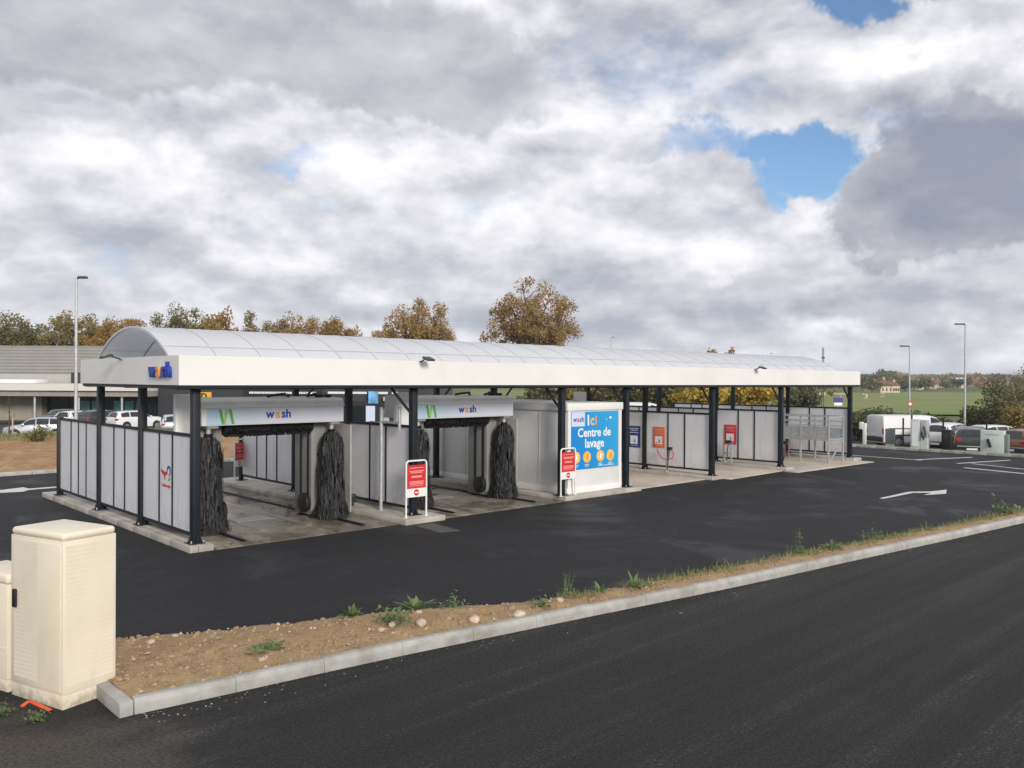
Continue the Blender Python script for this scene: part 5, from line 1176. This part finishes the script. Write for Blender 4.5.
MB().tube([(0, 0, -.1), (0, 0, zs_+.3)], .035, 8).build('pole', M_galv, bs); one('blue_plate', M_navy, bs, -.28, .28, -.06, -.036, zs_-.02, zs_+.28); one('white_plate', M_posterw, bs, -.24, .24, -.06, -.036, zs_-.2, zs_-.025)

# ------------------------------------------------------------------ far houses, trees, cattle
M_cream = mat('cream_wall', (.62, .52, .36), .9, var=.08); M_shut = mat('window_dark', (.05, .055, .06), .3)
def house(px, d, w, dep, h, rh, m, label, rot=0):
    p = W((px-512)*d/FPX, d); s = empty('house', (p.x, p.y, terrain_z(p.x, p.y)), -YAW+rot, label, 'house', 'village houses')
    one('wall', m, s, -w/2, w/2, 0, dep, -1, h)
    gab = MB(); b = 0
    for y in (0, dep): gab.v += [(-w/2, y, h), (w/2, y, h), (0, y, h+rh)]
    if True:
        rf = MB(); o_ = .4
        rf.v = [(-w/2-o_, -o_, h-.1), (w/2+o_, -o_, h-.1), (w/2+o_, dep+o_, h-.1), (-w/2-o_, dep+o_, h-.1), (-w/2-o_, dep/2, h+rh), (w/2+o_, dep/2, h+rh)]
        rf.f = [(0, 1, 5, 4), (2, 3, 4, 5), (0, 4, 3), (1, 2, 5), (0, 3, 2, 1)]
        r_ = rf.build('roof', M_rooft, s); one('chimney', m, r_, w*.25, w*.25+.7, dep*.4, dep*.4+.7, h+rh*.4, h+rh+.8)
    for i in range(3): one('window', M_shut, s, -w*.38+i*w*.3, -w*.38+i*w*.3+1.0, -.05, -.005, 1.0, 2.4)
    return s
house(887, 400, 9, 9, 3.4, 3.6, M_cream, 'nearest far house, red roof and cream wall', .5)
house(896, 402, 4.5, 7, 3.6, 2.2, M_cream, 'cream gabled annexe right of the nearest far house', .3)
for i, (px, d, w, lb) in enumerate([(911, 520, 8, 'far house left of the lamp post mast'), (929, 540, 9, 'low far house between the two lamp posts'), (940, 600, 9, 'far house partly hidden by a dark tree'), (953, 560, 10, 'long far house left of the right lamp post'), (976, 640, 10, 'far house right of the right lamp post'), (990, 620, 8, 'pale far house near the thicket'), (1003, 720, 10, 'farthest house at the right above the thicket')]):
    house(px, d, w, 8, 3.2, 3.0, M_cream if i % 2 else M_brick, lb, (i*.83) % 2.2-1.1)
ch = W((961-512)*900/FPX, 900); cz_ = terrain_z(ch.x, ch.y); cs_ = empty('far_farmhouse', (ch.x, ch.y, cz_), -YAW, 'white building on the far hill', 'house'); one('wall', M_white, cs_, -6, 6, 0, 8, -1, 6); MB().prism([(-6.5, 6.002), (6.5, 6.002), (0, 9)], -.5, 8.5).build('roof', M_rooft, cs_)
FT = [(872, 300, 7, 60, L_dull), (866, 330, 9, 50, L_dark), (880, 420, 11, 40, L_dull), (862, 380, 10, 46, L_dull), (905, 340, 6.5, 36, L_dark), (918, 360, 7, 44, L_dark), (925, 380, 7, 36, L_dark), (946, 400, 6, 30, L_green), (958, 420, 7.5, 42, L_dark), (966, 430, 7, 36, L_dark), (980, 410, 5.5, 40, L_brown), (984, 520, 10, 40, L_brown), (994, 480, 7, 40, L_dull), (942, 600, 9, 40, L_brown), (925, 620, 10, 44, L_brown), (1010, 560, 9, 44, L_dull), (900, 520, 11, 50, L_brown), (888, 560, 14, 60, L_dull), (845, 330, 7, 60, L_brown), (825, 335, 7, 60, L_dull), (800, 330, 7.5, 60, L_brown), (785, 320, 6, 60, L_dull), (832, 280, 3.0, 9, L_brown), (1020, 430, 8, 40, L_dull), (1040, 470, 9, 50, L_dull), (972, 700, 11, 44, L_brown), (955, 740, 12, 44, L_dull), (1000, 760, 12, 50, L_dull)]
def zone(px): return 'seen under the canopy' if px < 855 else 'left of both right-hand lamp posts' if px < 909 else 'between the two right-hand lamp posts' if px < 965 else 'right of the tall right-hand lamp post'
KIND = {'leaves_dull': 'dull green', 'leaves_dark': 'dark green', 'leaves_brown': 'brown', 'leaves_green': 'green'}; RANK = ['nearest', 'second nearest', 'third nearest', 'fourth nearest', 'fifth nearest', 'sixth nearest', 'farthest']
same = {}
for q in sorted(FT, key=lambda q: q[1]): same.setdefault((KIND[q[4].name], zone(q[0])), []).append(q)
for i, q in enumerate(FT):
    px, d, h, wp, m = q; kz = (KIND[m.name], zone(px)); lst = same[kz]; d *= 1.32 if px != 832 else 1.0
    lb = '%s%s far tree %s' % ((RANK[lst.index(q)] + ' ') if len(lst) > 1 else '', kz[0], kz[1])
    p = W((px-512)*d/FPX, d); tree(p.x, p.y, h, max(h*.95, wp*d/FPX*.42), m, lb, 200+i, nleaf=620, leaf=h*.16, clump=.16, crown_lo=.1, limbs=7, group='far hedgerow trees', name='far_tree')
def cow(px, d, label, seed):
    p = W((px-512)*d/FPX, d); z = terrain_z(p.x, p.y)+.25; rg = random.Random(seed)
    bm = bmesh.new(); 
    sec = [(-1.05, .35, 1.05, .12), (-.95, .72, 1.2, .30), (-.5, .75, 1.12, .38), (.1, .72, 1.08, .42), (.55, .78, 1.12, .36), (.8, .9, 1.25, .24), (1.05, 1.0, 1.35, .17), (1.3, .85, 1.22, .15), (1.55, .78, 1.0, .10)]
    rings = []
    for (x, z0, z1, w) in sec: rings.append([bm.verts.new((x, w*cos(t), (z0+z1)/2+(z1-z0)*.75*sin(t))) for t in [2*pi*i/8 for i in range(8)]])
    for a, b in zip(rings, rings[1:]):
        for i in range(8): bm.faces.new((a[i], a[(i+1) % 8], b[(i+1) % 8], b[i]))
    bm.faces.new(rings[0]); bm.faces.new(list(reversed(rings[-1])))
    for (lx, ly) in ((-.8, .2), (-.8, -.2), (.6, .2), (.6, -.2)):
        for (pa, pb, ra, rb) in (((lx, ly, .85), (lx-.05, ly, .42), .14, .07), ((lx-.05, ly, .42), (lx, ly, 0), .07, .06)):
            A = [bm.verts.new((pa[0]+ra*cos(t), pa[1]+ra*sin(t), pa[2])) for t in [pi/3*i for i in range(6)]]; B = [bm.verts.new((pb[0]+rb*cos(t), pb[1]+rb*sin(t), pb[2])) for t in [pi/3*i for i in range(6)]]
            for i in range(6): bm.faces.new((A[i], A[(i+1) % 6], B[(i+1) % 6], B[i]))
    me = bpy.data.meshes.new('cow'); bm.to_mesh(me); bm.free(); o = link_mesh('cow', me, M_cow, None, 60); o.location = (p.x, p.y, z); o.rotation_euler = (0, 0, rg.uniform(0, 6.3)); o.scale = (1.15,)*3
    return tag(o, label, 'cow', 'pale cattle grazing in the field')
M_cow = mat('cow_hide', (.62, .55, .44), .8, var=.1)
cow(865, 255, 'pale cow grazing right of the canopy end', 1); cow(822, 262, 'pale cow seen under the canopy, left one', 2); cow(838, 258, 'pale cow seen under the canopy, middle one', 3); cow(846, 250, 'pale cow nearest the last canopy post', 4); cow(882, 285, 'small pale cow before the far house', 5)
# woods on the hills: one mass
def far_wood():
    rn = np.random.default_rng(5); pts = []
    for i in range(26000):
        d = 1150 + 1350*rn.random(); r = (rn.random()*760-120 + 0)*d/FPX; p = W(r, d)
        if mnoise.noise(Vector((p.x*.004, p.y*.004, 2))) < -.05 + .2*rn.random() and d < 1900: continue
        pts.append((p.x, p.y, terrain_z(p.x, p.y) + 6*rn.random()**.7))
    me = leaf_cloud(np.array(pts), 8.0, rn); tag(link_mesh('hill_woods', me, L_dull), 'woods covering the far hills', 'woods', kind='stuff')
far_wood()

# ------------------------------------------------------------------ the air between here and the hills
hz = MB().box(-3200, 4200, -3200, 4200, -9, 48).build('haze', None); tag(hz, 'thin autumn haze over the whole place', 'haze', kind='stuff')
m = bpy.data.materials.new('haze_air'); m.use_nodes = True; t = NT(m.node_tree); t.n.clear(); o = t.add('ShaderNodeOutputMaterial'); pv_ = t.add('ShaderNodeVolumePrincipled')
pv_.inputs['Color'].default_value = (.82, .88, 1.0, 1); pv_.inputs['Density'].default_value = .00022; pv_.inputs['Anisotropy'].default_value = .1
t.l.new(pv_.outputs[0], o.inputs['Volume']); hz.data.materials.append(m)
